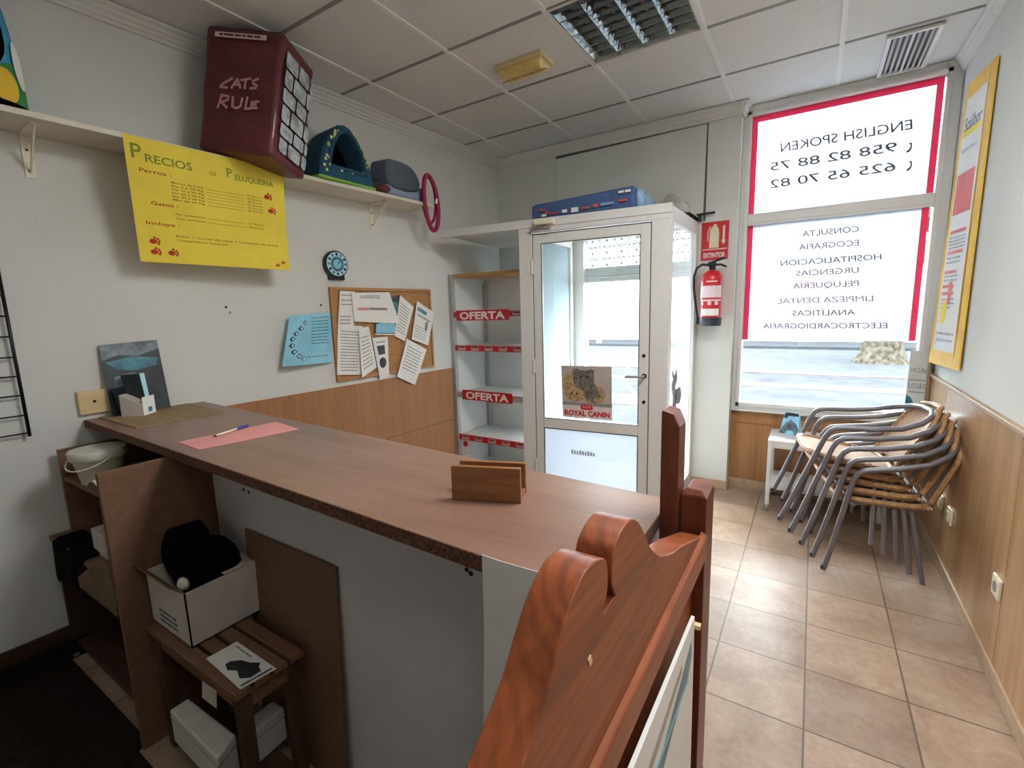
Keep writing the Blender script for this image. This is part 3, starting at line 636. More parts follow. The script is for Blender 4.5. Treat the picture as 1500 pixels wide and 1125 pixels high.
g = G(); g.tube([(-.02, -.01, .44), (-.065, -.03, .445), (-.10, -.045, .42), (-.116, -.05, .36), (-.116, -.045, .27), (-.108, -.02, .18), (-.1, -.002, .10), (-.094, 0, .06)], .0095, 12); g.out('hose', 'black', ex, smooth=True)
G().lathe([(.011, .01), (.014, .02), (.013, .065)], (-.094, 0, 0), 12).out('nozzle', 'black', ex, smooth=True)
g = G(); g.box(-.03, .03, .06, .124, .34, .40).out('bracket', 'darkmetal', ex)

# ================================================================== RIGHT WALL
XB = XR
bn = thing('banner_poster', 'tall yellow framed advertising poster on the right wall', 'poster', (XR, .75, 1.07))
cy = lambda y, z, o=.0: Vector((XR-.012-o, y, z))
S = Sheet(cy(1.00, 2.62, .004), cy(.475, 2.565), cy(1.085, 1.06, .028), cy(.487, 1.08, .004)); S.base('frame', 'yellow_frame', bn, .006, world=True)
g = G(); S.rect(g, .10, .055, .80, .945); g.out('paper', 'whitepaper', bn, world=True)
g = G(); S.rect(g, .80, .0, .82, .97, .0012); g.out('fold', 'yellow', bn, world=True)
def bp(m, fn, n='print'): g = G(); fn(g); g.out(n, m, bn, world=True)
bp('yellow', lambda g: S.rect(g, .14, .165, .74, .185, .001)); bp('yellow', lambda g: S.shape(g, [(.2, .84), (.2, .80), (.24, .76), (.40, .76), (.40, .80), (.36, .84)], .0012))
bp('black', lambda g: S.text(g, 'Scalibor', .14, .165, width=.60, height=.045, bold=.02), 'lettering')
M['coral'] = mat('coral_print', '#de6f6a', .7); bp('coral', lambda g: S.rect(g, .14, .31, .74, .45, .001)); bp('coral', lambda g: S.rect(g, .38, .69, .48, .77, .0014))
for v in (.505, .578, .648, .70, .726): bp('coral', lambda g: S.lines(g, .16, .55 if v > .6 else .7, [v], .011, .001), 'text_line')
for v, u1, h in ((.225, .7, .012), (.528, .72, .006), (.54, .72, .006), (.552, .72, .006), (.564, .72, .006), (.6, .62, .007), (.615, .62, .007), (.665, .62, .007), (.68, .62, .007), (.75, .62, .006), (.765, .62, .006), (.78, .5, .006), (.875, .72, .009), (.9, .72, .009), (.915, .6, .009)):
    bp('photo_grey', lambda g: S.lines(g, .16, u1, [v], h, .001), 'text_line')
def socket(u, lab, rockers):
    P = on(u, 0, XR-.012); t = thing('wall_socket', lab, 'socket', (XR-.012, P.y, P.z-.041), R(-90))
    G().box(-.041, .041, -.011, 0, 0, .082).out('plate', 'ivory', t, bev=.004)
    if rockers: G().box(-.022, .022, -.016, -.011, .018, .064).out('rocker', 'ivory', t, bev=.002)
    else: G().lathe([(.021, -.0125), (.021, -.0105)], (0, 0, .041), 18, 'y').out('socket_well', 'grey', t)
socket((1380, 735), 'white wall plate low on the right panelling, the one nearest the chairs', 1); socket((1393, 756), 'white wall plate low on right panelling, in front of the plate by the chairs', 1)
socket((1463, 860), 'white socket low on the right panelling, on its own near the front', 0)

# ================================================================== COUNTER
yf = lambda x: -2.09 - .035*x
yb = lambda x: -1.615 - .06*x
yp = lambda x: -1.957 - .045*x
ct = thing('reception_counter', 'long brown laminate reception counter with white panelled staff side', 'counter', (.9, -1.9, 0))
cxl, cxr = -.388, 2.108
G().prism([(wx(-2.07)+.003, yf(cxl)), (cxr, yf(cxr)), (cxr, yb(cxr)), (wx(-1.6)+.003, yb(cxl))], 'z', .9885, 1.02).out('worktop', 'counter', ct, world=True, bev=.0015)
G().prism([(wx(-2.07)+.004, yf(cxl)-.0025), (1.885, yf(1.885)-.0025), (1.885, yf(1.885)), (wx(-2.07)+.004, yf(cxl))], 'z', .9885, 1.0195).out('edge_strip', 'chip', ct, world=True)
G().prism([(.515, yp(.515)), (2.09, yp(2.09)), (2.09, yp(2.09)+.02), (.515, yp(.515)+.02)], 'z', 0, .988).out('back_panel', 'panel', ct, world=True)
G().prism([(2.07, yp(2.07)+.021), (2.09, yp(2.09)+.021), (2.09, yb(2.09)-.022), (2.07, yb(2.07)-.022)], 'z', 0, .988).out('end_panel', 'panel', ct, world=True)
G().prism([(wx(-1.66)+.02, yb(-.35)-.03), (2.09, yb(2.09)-.02), (2.09, yb(2.09)), (wx(-1.63)+.02, yb(-.35)-.01)], 'z', 0, .988).out('front_panel', 'chip', ct, world=True)
G().box(.492, .512, -2.302, -1.67, 0, .987).out('divider', 'board', ct, world=True, bev=.001)
for u in ((357, 717), (365, 721), (684, 834), (690, 840)):
    P = onp(u, Vector((1, yp(1), 0)), Vector((.045, 1, 0))); G().lathe([(.006, -.0015), (.006, .001)], P, 8, 'y').out('screw_hole', 'black', ct, world=True)
sht = thing('white_sheet', 'white sheet hanging from the front edge of the counter beside the carved board', 'sheet', (1.99, yf(2)-.01, .64))
def bnd(u, v): return .004*math.sin(u*5+1) + .012*v*math.sin(u*3.0) + (.02*max(0, v-.35)*(1-u))
S = Sheet((1.886, yf(1.886)-.005, 1.027), (2.112, yf(2.112)-.005, 1.027), (1.884, yf(1.884)-.008, .64), (2.112, yf(2.112)-.008, .64), bnd); S.base('sheet', mat('off_white_sheet', '#dcdad7', .7, var=.03), sht, .0012, world=True)
# things on the counter
CZ = 1.0203
hd = thing('napkin_holder', 'wooden napkin holder standing on the right half of the counter', 'napkin holder', (1.742, -1.945, CZ), math.atan2(.057, .154))
for y0, z1, n in ((-.012, .082, 'front_board'), (.052, .074, 'back_board')): G().box(-.082, .082, y0, y0+.013, 0, z1).out(n, 'holder', hd, bev=.002)
G().box(-.08, .08, .001, .052, 0, .012).out('base', 'holder', hd, bev=.001)
def pz(u, z=CZ): P = on(u, 2, z); return Vector((P.x, P.y, z))
pp = thing('pink_paper', 'sheet of pink paper lying on the counter under a pen', 'paper', (.57, -1.88, CZ))
g = G(); q = [pz(u) for u in ((260, 648), (292, 659), (438, 629), (405, 618))]; g.hexa([tuple(v) for v in q], [tuple(v+Vector((0, 0, .0012))) for v in q]); g.out('sheet', 'pink', pp, world=True)
a, b = pz((316, 638), CZ+.008), pz((357, 625), CZ+.008); d = (b-a).normalized()
pn = thing('ballpoint_pen', 'clear ballpoint pen with a blue cap lying on the pink paper', 'pen', a - Vector((0, 0, .006)))
G().tube([a, a+d*.10], .0042, 8).out('barrel', 'ivory', pn, world=True, smooth=True); M['penblue'] = mat('violet_blue_plastic', '#3d3a9c', .35); G().tube([a+d*.10, a+d*.152], .0058, 8).out('cap', 'penblue', pn, world=True, smooth=True)
g = G(); e_ = d.cross(Vector((0, 0, 1)))*.0065; g.tube([a+d*.095+e_, a+d*.15+e_], .0016, 6); g.out('clip', 'penblue', pn, world=True); G().tube([a-d*.012, a], [.0012, .004], 8).out('tip', 'photo_dark', pn, world=True)
mtb = thing('table_mat', 'brown woven mat lying on the counter by the left wall', 'mat', (-.15, -1.85, CZ))
g = G(); q = [Vector(p+(CZ,)) for p in ((wx(-2.03)+.012, -2.03), (.055, -2.035), (.065, -1.70), (wx(-1.66)+.012, -1.665))]; g.hexa(q, [v+Vector((0, 0, .004)) for v in q]); g.out('mat', 'mat_brown', mtb, world=True)
MZ = CZ+.0043
# picture card leaning on the wall
pc = wallroot('picture_card', 'dark photo card leaning on the left wall above the counter end', 'card', lw((196, 560))[0], MZ)
xa = lw((143, 505), .03)[0]-lw((196, 560))[0]
S = Sheet((-.112, -.016, .325), (.112, -.016, .335), (-.115, -.055, .0), (.118, -.055, .0)); S.base('card', 'photo_dark', pc, .003)
for m_, sh_ in (('photo_grey', [(.0, 0), (1, 0), (1, .12), (.6, .2), (.3, .16), (0, .22)]), ('photo_teal', [(.05, .25), (.5, .2), (.95, .25), (.9, .36), (.5, .4), (.2, .36)]), ('photo_grey', [(.15, .46), (.5, .42), (.52, .6), (.3, .66), (.15, .6)])):
    g = G(); S.shape(g, sh_, .0008 if m_ != 'photo_teal' else .0012); g.out('picture', m_, pc)
lf = thing('leaflet_holder', 'white cardboard leaflet dispenser standing on the mat in front of the dark photo card', 'leaflet holder', (-.262, -1.91, MZ), R(38))
g = G(); g.prism([(-.05, 0), (.045, 0), (.045, .05), (-.05, .10)], 'y', -.045, .04); g.out('tray', 'boxwhite', lf, bev=.001)
G().box(.0452, .0462, -.044, .039, .002, .085).out('front_card', 'whitepaper', lf)
G().box(.0464, .0472, -.012, .014, .012, .034).out('emblem', 'photo_teal', lf)
g = G(); g.hexa([(-.045, .01, .02), (.03, .01, .02), (.03, .034, .02), (-.045, .034, .02)], [(-.06, .0, .185), (.02, .0, .19), (.02, .03, .19), (-.06, .03, .185)]); g.out('leaflets', 'photo_dark', lf)
g = G(); g.hexa([(.031, .01, .02), (.033, .01, .02), (.033, .034, .02), (.031, .034, .02)], [(.021, .0, .19), (.024, .0, .19), (.024, .03, .19), (.021, .03, .19)]); g.out('leaflet_edge', 'cyanprint2', lf)
g = G(); g.hexa([(-.062, -.03, 0), (-.05, -.03, 0), (-.05, .03, 0), (-.062, .03, 0)], [(-.085, -.03, .13), (-.075, -.03, .13), (-.075, .03, .13), (-.085, .03, .13)]); g.out('dark_leaflet', 'photo_dark', lf)
bk = wallroot('wood_block', 'pale wooden block on the left wall at the counter end', 'block', lw((142, 590))[0]-.012, 1.045)
G().box(-.055, .055, -.022, -.001, 0, .105).out('block', 'ply', bk, bev=.003); G().lathe([(.006, -.0235), (.006, -.02)], (0, 0, .055), 10, 'y').out('screw', 'darkmetal', bk)

# ================================================================== CARVED BOARD at the counter's end
XF, TH = 2.197, .042
def bp2(u, x=XF): P = on(u, 0, x); return (P.y, P.z)
z2 = lambda x, y: (780+x/5.357, 720+y/5.357)
z3 = lambda x, y: (680+x/3.947, 900+y/3.947)
prof = [z2(1340, 345), z2(1250, 392), z2(1180, 425), z2(1110, 478), z2(1020, 508), z2(965, 480), z2(930, 440), z2(905, 395), z2(885, 340), z2(860, 280), z2(835, 240), z2(800, 215), z2(765, 222), z2(735, 255), z2(700, 310), z2(672, 370), z2(645, 440), z2(628, 530), z2(622, 620), z2(622, 700), z2(635, 770), z2(655, 825)]
far = [bp2(u) for u in prof]; notch = far[-1]; yc = notch[0] - .018
half = [(y, z) for y, z in far]
full = half + [(2*yc-y, z) for y, z in half[::-1]]
full = [(y, z) for y, z in full]
full = catmull(full[:len(far)]) + catmull(full[len(far):])
ztop = full[0][1]; zb0 = .955
hb = thing('carved_headboard', 'varnished pine headboard with a carved heart top, used as a gate at the counter end', 'headboard', (XF-TH/2, yc, 0))
yA, yB = full[0][0], full[-1][0]
poly = [(yA, zb0)] + full + [(yB, zb0)]
g = G(); vs0 = [g.bm.verts.new((XF-TH, y, z)) for y, z in poly]; vs1 = [g.bm.verts.new((XF, y, z)) for y, z in poly]
g.bm.faces.new(vs0); g.bm.faces.new(vs1[::-1])
for i in range(len(poly)): j = (i+1) % len(poly); g.bm.faces.new((vs0[i], vs1[i], vs1[j], vs0[j]))
g.out('carved_top', 'bench', hb, world=True, bev=.005, smooth=True)
P = on((865, 968), 0, XF+.001); G().cbox((XF+.0006, P.y, P.z), (.0012, .006, .010), (R(20), 0, 0)).out('chipped_spot', 'ply', hb, world=True)
G().prism([(XF-.004, .948), (XF+.008, .952), (XF+.008, 1.0), (XF-.004, 1.008)], 'y', yB, yA).out('rail', 'bench', hb, world=True, bev=.003)
G().box(XF-TH+.008, XF-.018, yB, yA, .12, zb0).out('panel', 'bench', hb, world=True)
G().box(XF-TH, XF-.004, yB, yA, .12, .22).out('bottom_rail', 'bench', hb, world=True, bev=.003)
for y0 in (yA, yB-.085):
    g = G(); zt = 1.088; g.hexa([(XF-.045, y0, 0), (XF+.004, y0, 0), (XF+.004, y0+.085, 0), (XF-.045, y0+.085, 0)], [(XF-.045, y0, zt-.012), (XF+.004, y0, zt-.012), (XF+.004, y0+.085, zt-.012), (XF-.045, y0+.085, zt-.012)])
    g.hexa([(XF-.045, y0, zt-.012), (XF+.004, y0, zt-.012), (XF+.004, y0+.085, zt-.012), (XF-.045, y0+.085, zt-.012)], [(XF-.035, y0+.012, zt), (XF-.006, y0+.012, zt), (XF-.006, y0+.073, zt), (XF-.035, y0+.073, zt)]); g.out('post', 'bench_v', hb, world=True, bev=.002)
pl = thing('wooden_post', 'tall dark pine plank with a chamfered top standing at the counter end', 'post', (2.135, -1.825, 0))
g = G(); g.prism([(2.114, 0), (2.149, 0), (2.149, 1.218), (2.137, 1.244), (2.117, 1.250), (2.114, 1.246)], 'y', -1.858, -1.800); g.out('plank', 'bench_v', pl, world=True, bev=.002)
# white poster leaning on the board
wp = thing('white_poster', 'white poster with a blue stripe leaning on the face of the carved headboard', 'poster', (XF+.012, -2.3, .25))
S = Sheet((XF+.012, -2.62, .925), (XF+.010, -1.955, .893), (XF+.016, -2.62, .25), (XF+.014, -1.955, .25)); S.base('board', 'whitepaper', wp, .006, world=True)
g = G(); S.rect(g, .03, .14, .93, .155); S_ = S; g.out('stripe', 'skyprint', wp, world=True)
g = G(); S.shape(g, [(.0, .30), (.55, .18), (.9, .075), (.955, .05), (.97, .10), (.93, .14), (.86, .145), (.55, .235), (.0, .36)]); g.out('stripe', 'photo_teal', wp, world=True)
g = G(); S.shape(g, [(.02, .16), (.85, .05), (.85, .07), (.02, .2)], .0008); g.out('stripe', mat('beige_print', '#b9ae9c', .7), wp, world=True)
G().box(XF+.006, XF+.02, -1.956, -1.945, .868, .876).out('peg', 'ply', wp, world=True)

# ================================================================== CEILING FIXTURES
lm = thing('ceiling_light', 'square recessed ceiling light with mirrored louvres, unlit', 'ceiling light', (1.5, -.3, H))
x0, x1, y0, y1 = 1.213, 1.787, -.588, -.012; zt = H+.085
g = G(); g.box(1.2, 1.8, -.6, 0, zt, zt+.004); g.box(1.2, x0, -.6, 0, H-.002, zt).box(x1, 1.8, -.6, 0, H-.002, zt).box(x0, x1, -.6, y0, H-.002, zt).box(x0, x1, y1, 0, H-.002, zt)
g.out('housing', 'alu', lm, world=True)
for i in range(4):
    xc = x0 + .0717 + i*.1434; g = G(); g.tube([(xc, y0+.01, H+.055), (xc, y1-.01, H+.055)], .013, 12); g.out('tube', 'whitepaper', lm, world=True, smooth=True)
for i in range(5):
    xc = x0 + i*.1434; xc = min(max(xc, x0+.004), x1-.004); g = G(); g.prism([(xc-.003, H+.001), (xc+.003, H+.001), (xc+.03, H+.08), (xc+.02, H+.082), (xc, H+.03), (xc-.02, H+.082), (xc-.03, H+.08)], 'y', y0, y1)
    if i in (0, 4): bmesh.ops.bisect_plane(g.bm, geom=list(g.bm.verts)+list(g.bm.edges)+list(g.bm.faces), plane_co=(x0 if i == 0 else x1, 0, 0), plane_no=(-1 if i == 0 else 1, 0, 0), clear_outer=True)
    g.out('reflector', 'chrome', lm, world=True)
for i in range(4):
    for j in range(8):
        xa, xb, yc_ = x0+i*.1434+.003, x0+(i+1)*.1434-.003, y0+.04+j*.0705; g = G()
        g.hexa([(xa, yc_-.002, H+.002), (xb, yc_-.002, H+.002), (xb, yc_+.002, H+.002), (xa, yc_+.002, H+.002)], [(xa+.022, yc_-.008, H+.04), (xb-.022, yc_-.008, H+.04), (xb-.022, yc_+.008, H+.04), (xa+.022, yc_+.008, H+.04)]); g.out('cross_blade', 'chrome', lm, world=True)
em = thing('emergency_light', 'small yellowed emergency light fixed on a ceiling board', 'emergency light', (.873, -.245, H))
g = G(); g.hexa([(-.15, -.075, .007), (.15, -.075, .007), (.15, .075, .007), (-.15, .075, .007)], [(-.155, -.08, -.02), (.155, -.08, -.02), (.155, .08, -.02), (-.155, .08, -.02)]).out('base', 'cream', em, bev=.004)
g = G(); g.hexa([(-.145, -.07, -.02), (.145, -.07, -.02), (.145, .07, -.02), (-.145, .07, -.02)], [(-.12, -.035, -.058), (.12, -.035, -.058), (.12, .035, -.058), (-.12, .035, -.058)]).out('diffuser', mat('yellowed_diffuser', '#d9be79', .3, var=.08, vs=20), em, bev=.008)
G().box(-.146, .146, -.004, .004, -.0605, -.058).out('seam', 'cardboard', em)
vt = thing('air_vent', 'white louvred air vent in the ceiling above the window', 'vent', (2.716, .905, H))
vx0, vx1, vy0, vy1 = 2.60, 2.835, .64, 1.175; zc = H-.001
g = G(); f = .022; g.box(vx0, vx0+f, vy0, vy1, zc-.014, zc).box(vx1-f, vx1, vy0, vy1, zc-.014, zc).box(vx0+f, vx1-f, vy0, vy0+f, zc-.014, zc).box(vx0+f, vx1-f, vy1-f, vy1, zc-.014, zc); g.out('frame', 'alu', vt, world=True, bev=.002)
G().box(vx0+f, vx1-f, vy0+f, vy1-f, zc-.001, zc+.004).out('dark_back', 'darkmetal', vt, world=True)
for i in range(7):
    x = vx0+f+.016+i*.0265; G().cbox((x, (vy0+vy1)/2, zc-.007), (.018, vy1-vy0-2*f, .0022), (0, R(-38), 0)).out('slat', 'alu', vt, world=True)
G().box(2.712, 2.722, vy0+f, vy1-f, zc-.013, zc-.002).out('divider', 'alu', vt, world=True)

# ================================================================== LEFT WALL: shelf and what stands on it
SD, ST = .25, 2.237
shx0, shx1 = -3.35, -1.115
shelf = wallroot('wall_shelf', 'long pale wall shelf along the left wall carrying pet beds', 'shelf', -2.2, ST-.022)
G().box(shx0+2.2, shx1+2.2, -SD, -.002, 0, .022).out('board', mat('pale_beige_melamine', '#d9d2c0', .5, var=.04), shelf, bev=.0015)
for u in ((36, 205), (543, 310)):
    x = lw(u)[0]+2.2; b = G(); b.box(x-.016, x+.016, -.006, -.001, -.17, 0).box(x-.016, x+.016, -.2, -.001, -.005, -.0005)
    b.hexa([(x-.003, -.006, -.15), (x+.003, -.006, -.15), (x+.003, -.012, -.15), (x-.003, -.012, -.15)], [(x-.003, -.15, -.005), (x+.003, -.15, -.005), (x+.003, -.19, -.005), (x-.003, -.19, -.005)])
    br = b.out('bracket', 'ivory', shelf)
    for z in (-.06, -.14): G().lathe([(.005, -.0085), (.005, -.006)], (x, 0, z), 8, 'y').out('screw', 'darkmetal', br)
# price poster
po = wallroot('price_poster', 'yellow handwritten poster of grooming prices hanging from the wall shelf', 'poster', lw((178, 190), .256)[0], 1.70)
X = lambda x, off, z: Vector((x - lw((178, 190), .256)[0], -off, z-1.70))
A_, B_ = lw((178, 190), .256)[0], lw((416, 262), .256)[0]; blx, blz = lw((206, 383), .15); brx, brz = lw((424, 396), .19)
S = Sheet(X(A_, .256, ST-.006), X(B_, .256, ST-.006), X(blx, .15, blz), X(brx, .19, brz), lambda u, v: .006*math.sin(v*4)*math.sin(u*5)); S.base('card', 'yellow', po, .0012)
def pt(m, n, *a, **k): g = G(); S.text(g, *a, **k); g.out(n, m, po)
def rowy(v0, k): return v0 + k
pt('green_ink', 'heading', 'P', .03, .165, width=None, height=.11, bold=.012); pt('green_ink', 'heading', 'RECIOS', .10, .18, height=.062, width=.26, bold=.012)
pt('green_ink', 'heading', 'DE', .47, .185, height=.03, width=.04, bold=.005); pt('green_ink', 'heading', 'P', .58, .17, height=.075, bold=.012); pt('green_ink', 'heading', 'ELUQUERIA', .635, .185, height=.05, width=.28, bold=.012)
pt('red_ink', 'subheading', 'Perros :', .06, .265, height=.032, width=.17, bold=.008); pt('red_ink', 'subheading', 'Gatos :', .10, .515, height=.03, width=.15, bold=.008); pt('red_ink', 'subheading', 'Incluye :', .06, .68, height=.028, width=.19, bold=.008)
rows = [('Menos de 5 Kg', '22 Euros'), ('De 5 a 10 Kg', '25 Euros'), ('De 10 a 20 Kg', '28 Euros'), ('De 20 a 30 Kg', '32 Euros'), ('De 30 a 40 Kg', '35 Euros'), ('Mas de 40 Kg', '45 Euros')]
for k, (a, b) in enumerate(rows):
    v = .315 + k*.028; pt('brown_ink', 'price_line', a, .225, v, height=.014, width=.19, bold=.004); pt('brown_ink', 'price_line', b, .71, v, height=.014, width=.11, bold=.004)
    g = G(); S.rect(g, .435, v-.002, .69, v+.0005); g.out('rule', 'brown_ink', po)
for k, (a, b) in enumerate((('Sin sedacion', '27 Euros'), ('Con sedacion', '30 Euros'))):
    v = .575 + k*.035; pt('brown_ink', 'price_line', a, .23, v, height=.014, width=.18, bold=.004); pt('brown_ink', 'price_line', b, .71, v, height=.014, width=.11, bold=.004)
    g = G(); S.rect(g, .43, v-.002, .69, v+.0005); g.out('rule', 'brown_ink', po)
pt('brown_ink', 'price_line', 'Baño + Corte de uñas + Limpieza de oidos', .22, .765, height=.016, width=.70, bold=.004); pt('brown_ink', 'price_line', 'Tratamiento especial', .22, .80, height=.016, width=.32, bold=.004)
for u, v, s in ((.86, .29, 1), (.885, .42, 1), (.085, .82, 1), (.085, .91, 1), (.185, .91, 1), (.90, .955, .55), (.945, .925, .55)):
    g = G(); cs = [(u+.022*s*math.cos(2*math.pi*k/12), v+.022*s*math.sin(2*math.pi*k/12)) for k in range(12)]; S.shape(g, cs, .001)
    for a in (-.9, -.3, .3, .9): S.ell(g, u+.034*s*math.sin(a+1.2), v-.034*s*math.cos(a+1.2), .008*s, .01*s, .001, 8)
    g.out('paw_print', 'red_ink', po)
# boxed pet house, leaning between shelf and ceiling
bx = thing('pet_house', 'big maroon pet house in clear wrapping with scrawled lettering, leaning over the wall shelf edge', 'pet house', (-.103, -1.329, 2.222), rot=(-.11, .142, .485))
w_, d_, h_ = .372, .31, .578
def puff(v):
    v.co.x += 0; return v
g = G(); g.box(-w_/2, w_/2, -d_/2, d_/2, 0, h_); bmesh.ops.subdivide_edges(g.bm, edges=g.bm.edges, cuts=5, use_grid_fill=True)
for v in g.bm.verts:
    n = math.sin(v.co.x*31+v.co.z*17)*math.cos(v.co.z*23+v.co.y*29); k = (1-(2*v.co.x/w_)**2)*(1-(2*v.co.z/h_-1)**2)*(1-(2*v.co.y/d_)**2+.5)
    v.co += Vector((v.co.x, v.co.y, 0)).normalized()*(.006*n)
g.out('body', 'maroon', bx, bev=.018, smooth=True)
S = Sheet((-w_/2, -d_/2-.012, h_), (w_/2, -d_/2-.012, h_), (-w_/2, -d_/2-.012, 0), (w_/2, -d_/2-.012, 0))
g = G(); sw = .011
for st in ([(.42, .425), (.30, .475), (.27, .50), (.36, .502)], [(.42, .50), (.49, .425), (.535, .495)], [(.44, .475), (.53, .468)], [(.54, .432), (.66, .415)], [(.60, .425), (.595, .495)], [(.76, .41), (.70, .43), (.70, .45), (.75, .465), (.74, .485), (.67, .49)],
        [(.26, .665), (.30, .565), (.39, .57), (.385, .60), (.30, .62), (.38, .66)], [(.45, .575), (.45, .645), (.50, .66), (.56, .64), (.575, .575)], [(.64, .565), (.625, .655), (.69, .65)], [(.79, .59), (.70, .60), (.70, .645), (.78, .64)], [(.70, .62), (.76, .615)]): S.stroke(g, st, sw)
g.out('lettering', 'chalk', bx)
g = G(); S.rect(g, .14, .065, .82, .105, .001); g.out('label_strip', 'label', bx); g = G(); S.lines(g, .2, .75, [.075], .018, .002); g.out('lettering', 'maroon', bx)
S = Sheet((w_/2+.009, -d_/2, h_), (w_/2+.009, d_/2, h_), (w_/2+.009, -d_/2, 0), (w_/2+.009, d_/2, 0)); g = G()
for r_, (va, vb) in enumerate(((.12, .25), (.265, .40), (.415, .53), (.545, .68), (.695, .80), (.815, .93))):
    e = .33 if r_ % 2 else .46
    for ua, ub in ((.10, e), (e+.03, .74 if r_ % 2 else .8), (.77 if r_ % 2 else .83, .93)):
        gg = G(); S.shape(gg, [(ua+random.uniform(0, .02), va+.012), (ua+.03, va), (ub-.03, va+.004), (ub, va+.02), (ub-.005, vb-.02), (ub-.03, vb), (ua+.03, vb-.004), (ua, vb-.02)], .003); gg.out('stone_patch', 'stone_print', bx)
# triangular pet cave
def shelfthing(name, lab, cat, x, off, rz=0): 
    P = W0 + Matrix.Rotation(LROT, 3, 'Z') @ Vector((x, -off, 0)); return thing(name, lab, cat, (P.x, P.y, ST), LROT+rz)
tr = shelfthing('pet_cave', 'teal pointed pet bed with pale dots and a dark opening on the wall shelf', 'pet bed', lw((499, 265), .20)[0]+.01, .205, R(3))
def arch(wd, ht, n=16): return [(wd*math.cos(math.pi*k/n)*(1-.22*math.sin(math.pi*k/n)**2)*(1 if True else 0), ht*math.sin(math.pi*k/n)**.8) for k in range(n+1)]
tri = lambda wd, ht: [(-wd*x, ht*z) for x, z in ((1, 0), (.97, .18), (.86, .42), (.66, .66), (.42, .86), (.2, .97), (0, 1))] + [(wd*x, ht*z) for x, z in ((.2, .97), (.42, .86), (.66, .66), (.86, .42), (.97, .18), (1, 0))]
outer = [(x, z) for x, z in tri(.20, .335)]; inner = [(x, z+.085) for x, z in tri(.118, .205)]
g = G(); vo0 = [g.bm.verts.new((x, -.055, z)) for x, z in outer]; vi0 = [g.bm.verts.new((x, -.065, z)) for x, z in inner]; vo1 = [g.bm.verts.new((x*.95, .16, z*.97)) for x, z in outer]; vi1 = [g.bm.verts.new((x, .10, z)) for x, z in inner]; n = len(outer)
for i in range(n):
    j = (i+1) % n
    for A, B in ((vo0, vi0), (vo1, vo0), (vi0, vi1)): g.bm.faces.new((A[i], A[j], B[j], B[i]))
g.bm.faces.new(vo1); o = g.out('body', 'teal', tr, bev=.012, smooth=True)
g = G(); g.prism([(x*.99, z) for x, z in inner], 'y', .085, .095).out('dark_lining', 'blackcloth', tr)
G().tube([(x*1.12, -.062, .085+(z-.085)*1.1-.008) for x, z in inner] , .012, 8, True).out('opening_rim', 'teal', tr, smooth=True)
g = G(); g.box(-.21, .21, -.062, .165, 0, .016); g.out('base_band', 'lime', tr, bev=.004)
random.seed(3)
for k in range(34):
    t_ = random.random(); sd = random.choice((-1, 1)); zz = random.uniform(.03, .29)
    def wd_at(z, P): 
        for (xa, za), (xb, zb) in zip(P[6:], P[7:]):
            if zb <= z <= za: return xb + (xa-xb)*(z-zb)/max(1e-6, za-zb)
        return 0
    wo = wd_at(zz, outer); wi = wd_at(zz, inner) if .085 < zz < .285 else 0
    if wo-wi < .03: continue
    xx = sd*random.uniform(wi+.018, wo-.012); G().lathe([(.0095, -.0015), (.007, .0)], (xx, -.067, zz), 8, 'y').out('dot', 'spots', tr)
# slate pet bed and magenta harness loop
gb = shelfthing('pet_bed', 'slate grey cushioned pet bed with a raised flap at the end of the wall shelf', 'pet bed', lw((585, 285), .15)[0], .155, R(10))
def gp(cx, cy, off): x, z = lw((264+cx/3.654, cy/3.654), off); return (x - lw((585, 285), .15)[0], z - ST)
body = [gp(*p, .2) for p in ((1078, 960), (1072, 900), (1078, 862), (1095, 852), (1150, 862), (1205, 880), (1245, 905), (1275, 945), (1290, 990), (1262, 1020), (1190, 1020), (1110, 1002))]
g = G(); g.prism(catmull(body + body[:1], 3)[:-1], 'y', -.06, .09); g.out('flap', 'slate', gb, smooth=True, bev=.022)
base = [gp(*p, .2) for p in ((1066, 985), (1110, 1008), (1190, 1026), (1262, 1028), (1296, 1000), (1312, 1050), (1290, 1082), (1262, 1086))] ; zlo = .002
base = [(x, max(z, zlo)) for x, z in base] + [(base[0][0]-.0, zlo)]
g = G(); g.prism(base, 'y', -.075, .10); g.out('base_cushion', 'slate_light', gb, smooth=True, bev=.015)
g = G(); g.ball((base[0][0]-.015, -.03, .028), (.06, .06, .028), 16); g.out('inner_fold', 'maroon', gb, smooth=True)
xm = lw((628, 300), .235)[0]; mg = shelfthing('harness_loop', 'magenta padded harness loop hanging down over the shelf end', 'harness', xm, .235)
pts = []
for k in range(29):
    a = 2*math.pi*k/28; pts.append((.075*math.sin(a)*(1 if math.sin(a) > 0 else .8) - .03*math.cos(a), -.02-.012*math.cos(a), .0 + .185*math.cos(a)))
g = G(); g.tube(pts[:-1], .016, 10, True); g.out('loop', 'magenta', mg, smooth=True)
g = G(); g.tube([(.02+.065*math.sin(a), .012, .03+.16*math.cos(a)) for a in [2*math.pi*k/28 for k in range(28)]], .010, 10, True); g.out('loop', 'magenta', mg, smooth=True)
G().cbox((.045, -.036, .02), (.02, .003, .035), (0, R(14), 0)).out('tag', 'whitepaper', mg)
